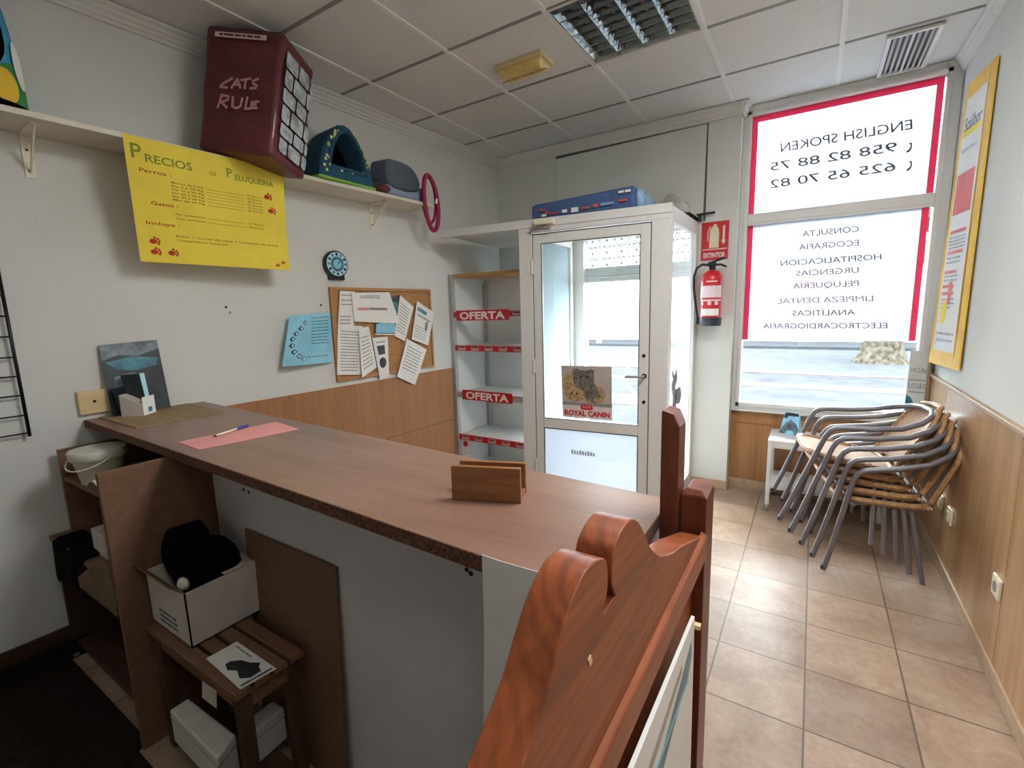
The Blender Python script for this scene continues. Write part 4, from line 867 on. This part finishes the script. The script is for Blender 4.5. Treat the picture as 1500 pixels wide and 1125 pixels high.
# blue pet house at the left end
ph = shelfthing('pet_tent', 'blue and green fabric pet house with a black opening, near end of shelf', 'pet house', lw((0, 150), .12)[0]-.05, .125)
rad = lambda z: .175*(1-.5*(max(0, z)/.62)**1.6)
prf = [(.165, 0), (.178, .03), (.176, .1), (.17, .2), (.155, .3), (.135, .4), (.105, .5), (.06, .56), (.01, .575)]
G().lathe([(r*.68, z) for r, z in prf], seg=28).out('dome', 'blue_cloth', ph, smooth=True)
def domepatch(name, m, a, zc_, ra, rz_, off=.004, n=20):
    g = G(); ring = []
    ctr = None
    def P(aa, zz):
        r = 0
        for (ra_, za), (rb_, zb) in zip(prf, prf[1:]):
            if za <= zz <= zb: r = ra_ + (rb_-ra_)*(zz-za)/(zb-za)
        r = r*.68 + off; return Vector((r*math.sin(aa), -r*math.cos(aa), zz))
    for i in range(4):
        ring.append([g.bm.verts.new(P(a+ra*(i+1)/4*math.cos(2*math.pi*k/n), zc_+rz_*(i+1)/4*math.sin(2*math.pi*k/n))) for k in range(n)])
    c = g.bm.verts.new(P(a, zc_))
    for k in range(n): g.bm.faces.new((c, ring[0][k], ring[0][(k+1) % n]))
    for i in range(3):
        for k in range(n): g.bm.faces.new((ring[i][k], ring[i+1][k], ring[i+1][(k+1) % n], ring[i][(k+1) % n]))
    return g.out(name, m, ph, smooth=True)
domepatch('patch', 'green_cloth', .95, .085, .8, .08, .003); domepatch('opening', 'blackcloth', .10, .27, .60, .14, .004); domepatch('patch', 'yellow_cloth', .45, .075, .34, .06, .006); domepatch('patch', 'whitepaper', 1.0, .165, .22, .085, .007)
G().lathe([(.118, 0), (.128, .008), (.126, .022), (.116, .026)], seg=28).out('base_piping', 'blackcloth', ph, smooth=True)
# clock, blue sheet, cork board
ck = wallroot('wall_clock', 'small round blue clock on a black stand fixed above the cork board', 'clock', lw((493, 387), .03)[0], lw((493, 410), .02)[1])
zc_ = lw((493, 387), .03)[1]-lw((493, 410), .02)[1]
G().lathe([(.083, -.035), (.086, -.03), (.086, -.006), (.08, 0)], (0, 0, zc_), 32, 'y').out('case', 'black', ck, smooth=False); G().lathe([(.076, -.0375), (.076, -.035)], (0, 0, zc_), 32, 'y').out('dial', 'cyanprint2', ck)
G().lathe([(.048, -.039), (.048, -.0375)], (0, 0, zc_), 24, 'y').out('dial_centre', 'photo_teal', ck); G().lathe([(.03, -.040), (.03, -.039)], (0, 0, zc_), 24, 'y').out('dial_centre', 'skyprint', ck)
for k in range(12): a = k*math.pi/6; G().cbox((.062*math.sin(a), -.0385, zc_+.062*math.cos(a)), (.015, .002, .017), (0, a, 0)).out('hour_mark', 'photo_dark' if k % 2 == 0 else 'photo_grey', ck)
g = G(); g.cbox((.015, -.042, zc_+.012), (.004, .002, .045), (0, R(50), 0)); g.out('hand', 'black', ck); G().box(-.055, .055, -.03, -.001, 0, zc_-.055).out('stand', 'black', ck, bev=.003)
bs = wallroot('information_sheet', 'light blue information sheet curling off the left wall beside the cork board', 'notice', lw((450, 495), .03)[0], 1.15)
x_ = lambda u, off: Vector((lw(u, off)[0]-lw((450, 495), .03)[0], -off, lw(u, off)[1]-1.15))
S = Sheet(x_((424, 463), .045), x_((484, 458), .004), x_((415, 537), .075), x_((486, 531), .012), lambda u, v: .015*math.sin(math.pi*u)*(.4+.6*v)-.02*max(0, .25-u)*v*2); S.base('sheet', 'skyprint', bs, .0008)
for (u, v) in ((.36, .16), (.27, .27), (.18, .37), (.12, .47), (.12, .60), (.17, .73), (.27, .82), (.36, .88)): g = G(); S.shape(g, [(u-.06, v), (u, v-.055), (u+.06, v), (u, v+.055)]); g.out('print', 'photo_dark' if u < .3 else 'photo_grey', bs); g = G(); S.ell(g, u+.01, v, .022, .026, .001, 8); g.out('print', 'cyanprint2', bs)
for v in (.07, .14, .2, .27, .33, .4, .46, .52, .58, .84): g = G(); S.lines(g, .5 if v < .8 else .42, .93, [v], .018); g.out('text_line', 'photo_grey' if v in (.07, .84) else 'photo_teal', bs)
cx0, cx1 = lw((480, 420))[0], lw((628, 423))[0]; cz0, cz1 = 1.012, 1.638
cb = wallroot('cork_board', 'wood framed cork notice board on the left wall covered in papers', 'notice board', (cx0+cx1)/2, cz0); hw = (cx1-cx0)/2; hh = cz1-cz0
G().box(-hw+.01, hw-.01, -.012, -.002, .01, hh-.01).out('cork', 'cork', cb)
g = G(); g.box(-hw, -hw+.03, -.022, -.001, 0, hh).box(hw-.018, hw, -.022, -.001, 0, hh).box(-hw+.03, hw-.018, -.022, -.001, 0, .022).box(-hw+.03, hw-.018, -.022, -.001, hh-.022, hh); g.out('frame', 'frame_wood', cb, bev=.002)
def note(lab, q, kind, off=.027, bend=None, cat='paper'):
    v = [lwv(u, off) for u in q]; bx_ = (v[0].x+v[1].x)/2; bz = min(p.z for p in v); t = wallroot('pinned_paper', lab, cat, bx_, bz, 'papers on the cork board'); d = Vector((bx_, 0, bz))
    S = Sheet(*[p-d for p in v], bend); S.base('sheet', 'whitepaper', t, .0008); return t, S
def prt(t, m, fn, n='print'): g = G(); fn(g); g.out(n, m, t)
t, S = note('narrow white list at the top left of the cork board', ((498, 426), (520, 427), (495, 477), (518, 477)), 0, .025)
for v in (.1, .25, .37, .72, .82, .92): prt(t, 'print_grey', lambda g: S.lines(g, .1, .8, [v], .03), 'text_line')
t, S = note('long printed sheet at the lower left of the cork board', ((495, 475), (532, 478), (494, 549), (529, 549)), 0, .028)
for v in [.12+.06*k for k in range(14)]: prt(t, 'print_grey', lambda g: S.lines(g, .12, .85, [v], .018), 'text_line')
t, S = note('creased sheet with a loose corner, overlapping the long printed one', ((525, 481), (540, 478), (528, 553), (552, 538)), 0, .034, lambda u, v: .02*v*(1-u))
for v in [.2+.08*k for k in range(9)]: prt(t, 'print_grey', lambda g: S.lines(g, .15, .85, [v], .02), 'text_line')
t, S = note('dark photo print with a light blue corner in the middle of the cork board', ((549, 440), (586, 432), (549, 490), (586, 491)), 0, .024); prt(t, 'photo_dark', lambda g: S.rect(g, 0, 0, 1, .97), 'picture'); prt(t, 'skyprint', lambda g: S.shape(g, [(.05, .7), (.5, .62), (1, .78), (.95, .95), (.05, .95)], .001), 'picture'); prt(t, 'photo_teal', lambda g: S.ell(g, .75, .38, .22, .24, .001), 'picture')
t, S = note('wide white sheet with a pink stripe, top of the cork board', ((515, 429), (570, 428), (519, 471), (586, 474)), 0, .034); prt(t, 'print_pink', lambda g: S.rect(g, .1, .5, .35, .6)); prt(t, 'print_grey', lambda g: S.rect(g, .36, .5, .8, .58))
for v in (.1, .16): prt(t, 'print_grey', lambda g: S.lines(g, .2, .7, [v], .03), 'text_line')
t, S = note('white letter tilted beside the dark photo print', ((586, 432), (606, 450), (578, 492), (593, 500)), 0, .031)
for v in [.15+.075*k for k in range(10)]: prt(t, 'print_grey', lambda g: S.lines(g, .12, .8, [v], .02), 'text_line')
t, S = note('white flyer with green and blue print at the right edge of the cork board', ((611, 441), (636, 458), (603, 497), (627, 506)), 0, .037)
prt(t, 'photo_teal', lambda g: S.rect(g, .08, .12, .6, .22)); prt(t, 'print_grey', lambda g: S.lines(g, .12, .9, [.3], .04)); prt(t, 'photo_grey', lambda g: S.ell(g, .7, .5, .08, .14, .001))
for v in (.6, .67, .74, .81, .88): prt(t, 'print_grey', lambda g: S.lines(g, .1, .8, [v], .015), 'text_line')
t, S = note('white letter hanging below the flyer over the bottom frame', ((596, 496), (625, 512), (582, 552), (608, 564)), 0, .034)
for v in [.15+.08*k for k in range(9)]: prt(t, 'print_grey' if v < .75 else 'cyanprint2', lambda g: S.lines(g, .12, .85, [v], .022), 'text_line')
t, S = note('narrow strip with two dark photos at the bottom of the cork board', ((545, 495), (568, 493), (557, 557), (570, 550)), 0, .029); prt(t, 'photo_dark', lambda g: S.shape(g, [(.2, .2), (.75, .2), (.75, .42), (.25, .42)]), 'picture'); prt(t, 'photo_dark', lambda g: S.ell(g, .5, .62, .3, .13), 'picture'); prt(t, 'print_grey', lambda g: S.lines(g, .2, .8, [.1], .03), 'text_line')
# wall plugs left in the plaster
for u in ((331, 450), (337, 458), (470, 447)):
    x, z = lw(u); t = wallroot('wall_plug', {331: 'dark old screw hole in the left wall below the yellow poster', 337: 'faint plaster dab just below the dark old screw hole', 470: 'dark nail in the left wall above the light blue sheet'}[u[0]], 'wall plug', x, z); G().lathe([(.007, -.002), (.007, -.0002)], (0, 0, 0), 10, 'y').out('plug', 'black' if u[0] != 337 else 'grey', t)
# black wire grid
gx = lw((43, 635), .03)[0]; wg = wallroot('wire_grid', 'black wire display grid hanging on the left wall', 'wire grid', gx, .98)
ztop_ = lw((0, 393), .03)[1]-.98; G().tube([(0, -.03, .012), (0, -.03, ztop_)], .0062, 8).out('upright', 'darkmetal', wg, smooth=True)
G().tube([(-.40, -.03, .012), (-.40, -.03, ztop_)], .0062, 8).out('upright', 'darkmetal', wg, smooth=True); G().tube([(-.2, -.03, .012), (-.2, -.03, .11)], .004, 8).out('bar', 'darkmetal', wg, smooth=True)
for y in (433, 463, 493, 523, 551, 579, 608, 634): z = lw((10+(y-433)*.16, y), .03)[1]-.98; G().tube([(0, -.03, z), (-.4, -.03, z)], .0035, 6).out('bar', 'darkmetal', wg, smooth=True)
for z in (.05, ztop_-.03): G().tube([(-.2, -.03, z), (-.2, -.0005, z)], .004, 6).out('hook', 'darkmetal', wg, smooth=True)
# ================================================================== ON TOP OF THE CUBICLE
ZC = 2.0745
cs = thing('pet_mattress', 'blue printed pet mattress in clear wrapping on top of the entrance cubicle', 'pet bed', (1.03, .50, ZC), R(4))
g = G(); g.box(-.44, .30, -.20, .24, .0, .148); bmesh.ops.subdivide_edges(g.bm, edges=g.bm.edges, cuts=4, use_grid_fill=True)
for v in g.bm.verts:
    tpr = (v.co.x+.44)/.74; v.co.z *= .80+.24*tpr; v.co.y += .008*math.sin(v.co.x*20)*(.3+v.co.z*4)
g.out('mattress', 'navy', cs, bev=.03, smooth=True)
g = G(); g.box(.296, .345, -.19, .23, .012, .13); g.out('pale_end', 'navy_light', cs, bev=.03, smooth=True)
S = Sheet((-.44, -.214, .14), (.30, -.214, .14), (-.44, -.214, 0), (.30, -.214, 0))
for (u, v, wd, ht, m) in ((.2, .68, .1, .08, 'redprint'), (.33, .62, .05, .14, 'whitepaper'), (.42, .58, .07, .22, 'whitepaper'), (.52, .62, .08, .1, 'redprint'), (.63, .55, .05, .15, 'redprint'), (.70, .55, .12, .12, 'navy_light'), (.86, .5, .08, .1, 'redprint'), (.1, .45, .07, .1, 'redprint'), (.86, .12, .05, .1, 'whitepaper'), (.92, .12, .05, .1, 'whitepaper'), (.12, .72, .05, .1, 'whitepaper'), (.16, .6, .03, .12, 'redprint')): g = G(); S.rect(g, u, v, u+wd, v+ht, .002); g.out('print', m, cs)
pb = thing('plastic_sheet', 'crumpled grey plastic sheeting behind the blue mattress on the cubicle', 'plastic sheet', (1.43, .86, ZC))
random.seed(5); g = G(); g.grid(lambda u, v, o: Vector((-.13+.30*u, -.14+.34*v, .015+.17*math.sin(math.pi*u)*math.sin(math.pi*v) + .025*math.sin(9*u+4*v)*math.sin(8*v) * math.sin(math.pi*u) + o)), 16, 14, .004); g.out('sheeting', 'plasticbag', pb)

# ================================================================== UNDER THE COUNTER, STAFF SIDE
cb2 = thing('low_cabinet', 'dark open wooden cabinet on the floor in the corner under the counter', 'cabinet', (.05, -2.0, 0))
G().box(-.385, .47, -2.26, -1.72, .525, .545).out('top', 'stool', cb2, world=True, bev=.002)
for xa in (-.383, .45): G().box(xa, xa+.02, -2.25, -1.72, 0, .525).out('side', 'skirt_dark', cb2, world=True)
G().box(-.363, .45, -2.24, -1.72, .03, .05).out('shelf', 'skirt_dark', cb2, world=True); G().box(-.363, .45, -1.74, -1.72, .05, .525).out('back', 'skirt_dark', cb2, world=True)
sb = thing('shelf_box', 'open brown shelf box standing on the low cabinet under the counter end', 'shelving', (.05, -1.95, .545))
for xa in (-.352, .44): G().box(xa, xa+.02, -2.195, -1.72, .5455, .918).out('side', 'stool', sb, world=True, bev=.001)
G().box(-.332, .44, -2.19, -1.72, .782, .80).out('shelf', 'board', sb, world=True); G().box(-.332, .44, -1.735, -1.72, .5455, .918).out('back', 'skirt_dark', sb, world=True)
bu = thing('bucket', 'cloudy white plastic bucket with a lid on the shelf under the counter', 'bucket', (-.10, -2.125, .8005), R(20))
G().lathe([(.062, 0), (.066, .004), (.088, .118), (.09, .12)], seg=28).out('tub', 'bucket', bu, smooth=True); G().lathe([(.093, .105), (.097, .11), (.099, .135), (.094, .142), (.085, .143)], seg=28).out('lid', 'foam', bu, smooth=True)
G().tube([(.097*math.cos(a), -.02-.085*abs(math.sin(a)), .12-.045*math.sin(a)) for a in [math.pi*k/16 for k in range(17)]], .0028, 6).out('handle', 'ivory', bu, smooth=True)
tag(G().prism([(-.02, .5455), (.115, .5455), (.115, .64), (-.02, .645)], 'y', -2.21, -2.13).out('small_carton', 'boxwhite', bev=.002), 'small white carton standing on the low cabinet beside the brown divider', 'carton')
g = G(); g.grid(lambda u, v, o: Vector((-.12+.14*u, -2.185+.16*v, .558+.11*math.sin(math.pi*u)**.7*math.sin(math.pi*v)**.6+.012*math.sin(14*u)*math.sin(11*v)+o)), 12, 10, .002); tag(g.out('plastic_wrap', 'pinkjunk'), 'crumpled dusty pink plastic wrap inside the shelf box under the bucket', 'plastic wrap')
g = G(); g.grid(lambda u, v, o: Vector((.04+.13*u, -2.215+.12*v, .803+.035*math.sin(2.6*u)+.02*math.sin(5*v+1)+.01-.05*(1-v)**6*0+o)), 8, 8, .0012); tag(g.out('paper_scrap', 'foam'), 'curled white paper scrap on the shelf edge right of the bucket', 'paper')
random.seed(11); g = G(); g.grid(lambda u, v, o: Vector((-.30+.34*u, -2.268-.012*abs(math.sin(7*u))*v-.006*v+.10*max(0, .25-v)/.25, .556-(.16+.03*math.sin(8*u))*max(0, v-.2)+.006*math.sin(9*u+2*v)+o)), 18, 10, .006); tag(g.out('dark_cloth', 'blackcloth', smooth=True), 'dark navy cloth draped over the front of the low cabinet', 'cloth')
cf = thing('cardboard_piece', 'torn brown cardboard piece slanting out of the low cabinet beside the divider', 'cardboard', (.2, -2.27, .1))
P = [on(u, 1, -2.285) for u in ((114, 846), (130, 832), (160, 834), (170, 880), (172, 904), (117, 860))]; g = G(); g.hexa([tuple(p) for p in P], [(p.x, p.y+.006+.05*i*0, p.z) for i, p in enumerate(P)]); g.out('sheet', 'bag', cf, world=True)
# stool, carton, leaflet, foam boxes
st = thing('slatted_stool', 'brown slatted wooden stool with a lower shelf against the counter panel', 'stool', (.83, -2.13, 0))
sx0, sx1, sy0, sy1, sz = .548, 1.108, -2.255, -2.052, .45
n = 4; ws = (sy1-sy0-.012*(n-1))/n
for i in range(n): y = sy0+i*(ws+.012); G().box(sx0, sx1, y, y+ws, sz-.018, sz).out('slat', 'stool', st, world=True, bev=.002)
for (x, y) in ((sx0+.012, sy0+.012), (sx1-.047, sy0+.012), (sx0+.012, sy1-.047), (sx1-.047, sy1-.047)): G().box(x, x+.035, y, y+.035, 0, sz-.018).out('leg', 'skirt_dark', st, world=True, bev=.002)
for y in (sy0+.018, sy1-.036): G().box(sx0+.047, sx1-.047, y, y+.018, sz-.075, sz-.018).out('apron', 'stool', st, world=True)
for x in (sx0+.018, sx1-.036): G().box(x, x+.018, sy0+.047, sy1-.047, sz-.075, sz-.018).out('apron', 'stool', st, world=True)
G().box(sx0+.02, sx1-.02, sy0+.05, sy1-.05, .07, .085).out('lower_shelf', 'skirt_dark', st, world=True)
P = [on(u, 1, sy0+.0165) for u in ((296, 998), (317, 1012), (317, 1038), (296, 1022))]; g = G(); g.hexa([(p.x, sy0+.0165, p.z) for p in P], [(p.x, sy0+.0175, p.z) for p in P]); g.out('sticker', 'boxwhite', st, world=True)
bxw = thing('white_carton', 'open white carton on the stool holding black bags', 'carton', (.66, -2.11, sz+.0005))
x0, x1, y0, y1, z0, z1 = .525, .798, -2.225, -1.998, sz+.0005, .632
g = G(); g.box(x0, x1, y0, y1, z0, z0+.004).box(x0, x0+.004, y0, y1, z0, z1).box(x1-.004, x1, y0, y1, z0, z1).box(x0, x1, y0, y0+.004, z0, z1).box(x0, x1, y1-.004, y1, z0, z1); g.out('box', 'boxwhite', bxw, world=True)
G().hexa([(x0, y0, z1), (x1, y0, z1), (x1, y0+.003, z1), (x0, y0+.003, z1)], [(x0-.02, y0-.028, z1+.03), (x1-.06, y0-.02, z1+.012), (x1-.06, y0-.017, z1+.014), (x0-.02, y0-.025, z1+.032)]).out('flap', 'board', bxw, world=True)
G().hexa([(x1-.1, y1-.003, z1), (x1, y1-.003, z1), (x1, y1, z1), (x1-.1, y1, z1)], [(x1-.10, y1-.115, z1+.012), (x1, y1-.11, z1+.004), (x1, y1-.11, z1+.006), (x1-.1, y1-.115, z1+.014)]).out('flap', 'boxwhite', bxw, world=True)
S = Sheet((x0, y0-.0005, z1), (x1, y0-.0005, z1), (x0, y0-.0005, z0), (x1, y0-.0005, z0)); g = G(); S.lines(g, .25, .7, [.62, .72, .82], .05); g.out('print', 'photo_grey', bxw, world=True)
b1 = thing('black_bag', 'round black bag with pale prints standing at the back of the white carton', 'bag', (.630, -2.125, sz+.006), R(-6)); g = G(); g.tube([(-.01, .055, .215), (-.012, .045, .215), (-.012, -.045, .215), (-.01, -.055, .215)], [.055, .10, .10, .065], 22); g.cbox((0, 0, .06), (.12, .09, .12)); g.out('body', 'blackcloth', b1, smooth=False, bev=.01)
for (x, z) in ((-.05, .23), (-.045, .17)): G().cbox((x, -.056, z), (.045, .004, .018), (0, R(25), 0)).out('print', 'print_grey', b1)
random.seed(9); b2 = thing('black_bundle', 'soft black bundle bulging out of the front of the white carton', 'bundle', (.702, -2.088, sz+.006)); g = G(); g.ball((.0, .0, .165), (.085, .075, .115), 20, .06); g.cbox((0, 0, .03), (.12, .10, .06)); g.out('bundle', 'blackcloth', b2, smooth=True)
g = G(); g.ball((.748, -2.205, .640), (.022, .016, .022), 12, .1); tag(g.out('tissue', 'foam', smooth=True), 'small scrunched white tissue at the front corner of the white carton', 'tissue')
lfz = sz+.0008; q = [pz(u, lfz) for u in ((302, 965), (347, 940), (405, 980), (352, 1010))]
lf2 = thing('leaflet', 'white leaflet with a black dog picture lying on the slatted stool', 'leaflet', (1.0, -2.19, lfz)); S = Sheet(q[1], q[2], q[0], q[3]); S.n = Vector((0, 0, 1)); S.base('sheet', 'whitepaper', lf2, -.0012, world=True)
S = Sheet(*[p+Vector((0, 0, .0013)) for p in (q[1], q[2], q[0], q[3])]); S.n = Vector((0, 0, 1))
g = G(); S.shape(g, [(.35, .62), (.45, .40), (.6, .30), (.72, .12), (.78, .25), (.88, .3), (.9, .62), (.8, .82), (.62, .7), (.5, .86), (.36, .78)]); g.out('picture', 'photo_dark', lf2, world=True)
g = G(); S.rect(g, .93, .06, .97, .95); g.out('stripe', 'photo_grey', lf2, world=True); g = G(); S.lines(g, .1, .5, [.12], .05); g.out('text_line', 'print_grey', lf2, world=True)
def foam(lab, top, zt, hgt):
    q = [pz(u, zt) for u in top]; t = thing('foam_box', lab, 'foam box', (sum((p for p in q), Vector())/len(q)) - Vector((0, 0, hgt)), 0)
    G().hexa([tuple(p-Vector((0, 0, hgt))) for p in q], [tuple(p) for p in q]).out('box', 'foam', t, world=True, bev=.006)
    c = sum((p for p in q), Vector())/len(q); G().hexa([tuple(c+(p-c)*1.012-Vector((0, 0, .03))) for p in q], [tuple(c+(p-c)*1.012-Vector((0, 0, .027))) for p in q]).out('lid_seam', 'print_grey', t, world=True)
foam('long white foam box on the lower shelf of the stool, left of its front leg', ((248, 1040), (276, 1022), (346, 1076), (318, 1112)), .205, .118)
foam('white foam block under the stool, right of its front leg', ((360, 1056), (399, 1026), (417, 1036), (372, 1074)), .20, .113)
lb = thing('hardboard_sheet', 'brown hardboard sheet leaning against the counter panel behind the stool', 'board', (1.0, -2.02, 0))
G().hexa([(.745, -2.020, 0), (1.245, -2.043, 0), (1.245, -2.037, 0), (.745, -2.014, 0)], [(.745, -2.003, .735), (1.262, -2.024, .752), (1.262, -2.018, .752), (.745, -1.997, .735)]).out('sheet', 'board', lb, world=True, bev=.001)
fm = thing('dim_floor_sheet', 'dark brown sheet added for the unlit floor behind the counter on the staff side', 'mat', (.1, -2.75, 0))  # added dark sheet, puts the staff-side gloom into the floor colour
M['dim_floor'] = mat('dim_floor_brown', '#2b211c', 1, var=.2, vs=60, bump=.5, bs=150, spec=.05); G().prism([(wx(-2.28)+.12, -2.28), (.48, -2.28), (.50, -2.315), (1.7, -2.315), (1.7, -3.6), (wx(-3.6)+.12, -3.6)], 'z', .0003, .007).out('dim_sheet', 'dim_floor', fm, world=True)
rb = thing('slotted_rail', 'dark slotted metal rail lying on the floor along the left wall', 'rail', (-.33, -2.36, 0), LROT)
G().box(-.5, .16, -.035, .02, 0.0005, .006).out('base', 'darkmetal', rb); g = G(); g.box(-.5, .16, .016, .02, .0062, .06); g.out('web', 'darkmetal', rb)
for k in range(6): G().lathe([(.014, .0145), (.014, .0158)], (-.42+.1*k, 0, .034), 12, 'y').out('slot', 'black', rb)
G().cbox((.10, -.03, .0105), (.018, .012, .008), (0, 0, .4)).out('screw', 'steel', rb)

# ================================================================== WHITE TROLLEY, CARD, WINDOW LEAFLET
tv = thing('trolley_table', 'low white two tier trolley table below the window', 'table', (2.46, 1.0, 0))
tx0, tx1, ty0, ty1, tz = 2.14, 2.80, .825, 1.185, .517
G().box(tx0, tx1, ty0, ty1, tz-.018, tz).out('table_top', 'white', tv, world=True, bev=.003)
g = G(); g.box(tx0+.028, tx1-.028, ty0+.005, ty0+.02, tz-.055, tz-.018).box(tx0+.028, tx1-.028, ty1-.02, ty1-.005, tz-.055, tz-.018); g.out('apron', 'white', tv, world=True)
G().box(tx0+.004, tx1-.004, ty0+.003, ty1-.003, .165, .195).out('lower_shelf', 'white', tv, world=True, bev=.003)
for x in (tx0+.002, tx1-.028):
    for y in (ty0+.002, ty1-.028):
        l = G().box(x, x+.026, y, y+.026, .045, tz-.018).out('leg', 'white', tv, world=True, bev=.003)
        g = G(); g.lathe([(.018, -.009), (.022, -.006), (.022, .006), (.018, .009)], (x+.013, y+.013, .022), 14, 'x'); bmesh.ops.transform(g.bm, matrix=MX[tv.name].inverted(), verts=g.bm.verts); g.out('caster', 'grey', l, smooth=True)
P = pz((1157, 635), tz+.0005); tc = thing('tent_card', 'small blue picture card with a dark arch shape standing on the white trolley', 'card', P, R(-18))
S = Sheet((-.038, -.001, .155), (.058, -.001, .150), (-.062, -.028, 0), (.062, -.028, 0)); S.base('front', 'skyprint', tc, .001); S2 = Sheet((-.036, .001, .155), (.058, .001, .15), (-.055, .04, 0), (.062, .04, 0)); S2.base('back', 'cyanprint2', tc, .001)
g = G(); S.shape(g, [(0, 1), (.05, .72), (.2, .5), (.38, .38), (.5, .3), (.62, .38), (.85, .5), (.98, .72), (1, 1), (.78, 1), (.7, .82), (.4, .82), (.3, 1)]); g.out('picture', 'photo_grey', tc); g = G(); S.shape(g, [(.0, .25), (.05, .05), (.25, 0), (.9, 0), (.95, .12), (.6, .14), (.3, .16), (.2, .3)]); g.out('picture', 'photo_dark', tc)
wl_ = thing('window_leaflet', 'pale printed card with a blue animal picture standing in the window corner', 'card', (2.965, 1.165, .653))
S = Sheet((2.905, 1.182, 1.125), (3.008, 1.165, 1.118), (2.900, 1.178, .655), (3.008, 1.165, .655)); S.base('card', mat('pale_grey_card', '#cfd3d2', .6, var=.05), wl_, .003, world=True)
for st_, v, wd in (('VACUNA', .30, .86), ('LOSEC', .52, .86)): g = G(); S.text(g, st_, .07, v, width=wd, height=.065, bold=.0); g.out('lettering', 'photo_grey', wl_, world=True)
g = G(); S.lines(g, .1, .9, [.40, .57], .014); g.out('text_line', 'print_grey', wl_, world=True)
g = G(); S.shape(g, [(0, .62), (.25, .66), (.4, .74), (.58, .82), (.55, .88), (.3, .86), (.2, .9), (0, .92)]); g.out('picture', 'photo_teal', wl_, world=True); g = G(); S.rect(g, .05, .92, .3, .97); g.out('print', 'photo_dark', wl_, world=True)
struct(G().box(XR-.03, XR-.014, 1.12, 1.16, .655, 1.16).out('trim_16', 'cap', bev=.002))

# ================================================================== STACK OF CANE CHAIRS
def make_chair():
    t = thing('cane_armchair', '', 'chair', (0, 0, 0))
    pts = [(0, .225, .0), (-.025, .229, .12), (-.075, .238, .40), (-.098, .243, .525), (-.112, .245, .56), (-.135, .247, .582), (-.17, .249, .592), (-.28, .252, .612), (-.40, .248, .645), (-.48, .215, .685), (-.535, .14, .718), (-.555, .06, .733)]
    full = pts + [(x, -y, z) for x, y, z in pts[::-1]]
    G().tube(full, .0138, 10).out('arm_frame', 'tubegrey', t, smooth=True)
    for s in (1, -1):
        l = G().tube([(-.33, s*.185, .415), (-.36, s*.19, .40), (-.395, s*.20, .22), (-.435, s*.21, .0)], .0115, 10).out('rear_leg', 'tubegrey', t, smooth=True)
        f = G().lathe([(.0135, 0), (.0135, .022)], (0, s*.225, 0), 10).out('foot_cap', 'black', t)
    g = G()
    for x in (-.11, -.26, -.40): g.tube([(x, -.235 if x == -.11 else -.19, .39), (x, -.19, .388), (x, .19, .388), (x, .235 if x == -.11 else .19, .39)], .009, 8)
    g.tube([(-.11, -.19, .388), (-.40, -.19, .388)], .009, 8).tube([(-.11, .19, .388), (-.40, .19, .388)], .009, 8); g.out('seat_frame', 'tubegrey', t, smooth=True)
    g = G(); g.grid(lambda u, v, o: Vector((-.445+.40*v, -.195+.39*u, .408-.012*math.sin(math.pi*u)*math.sin(math.pi*v)+.012*v*v+o)), 10, 10, .012); g.out('seat', 'wicker', t, smooth=True)
    rim = []
    for k in range(32):
        a = 2*math.pi*k/32; c, s = math.cos(a), math.sin(a); x = -.245+.205*math.copysign(abs(c)**.45, c); y = .203*math.copysign(abs(s)**.45, s); rim.append((x, y, .404+.010*((x+.445)/.4)**2))
    G().tube(rim, .016, 8, True).out('seat_rim', 'cane', t, smooth=True)
    bx_ = lambda z: -.435-.12*(z-.42)/.32
    bw = lambda z: .185*(1-.5*max(0, (z-.62)/.135)**2.2)
    g = G(); g.grid(lambda u, v, o: Vector((bx_(.43+.315*v)-.03*math.sin(math.pi*u)+o, (u*2-1)*bw(.43+.315*v), .43+.315*v)), 10, 10, .01); g.out('backrest', 'wicker', t, smooth=True)
    top = [(.43+.315*k/10) for k in range(11)]
    rimb = [(bx_(z)-.004, -bw(z), z) for z in top] + [(bx_(.757)-.028, -.05, .757), (bx_(.757)-.028, .05, .757)] + [(bx_(z)-.004, bw(z), z) for z in top[::-1]]
    G().tube(rimb, .014, 8).out('back_rim', 'cane', t, smooth=True)
    return t
ch0 = make_chair(); ANG = math.atan2(-.14, -.99)
labs = ['bottom chair of the stack of five cane armchairs by the window', 'second chair from the bottom in the stack of cane armchairs', 'middle chair in the stack of five cane armchairs', 'second chair from the top in the stack of cane armchairs', 'topmost chair of the stack of cane armchairs, its woven seat showing']
for k in range(5):
    c = ch0 if k == 0 else copy_tree(ch0)
    fwd_ = Vector((math.cos(ANG), math.sin(ANG), 0)); c.location = Vector((2.452, .362, .0005)) + fwd_*.056*k + Vector((0, 0, .0623*k)); c.rotation_euler = (0, R(-2.4*k), ANG)
    c['label'] = labs[k]; c['group'] = 'stacked cane armchairs'
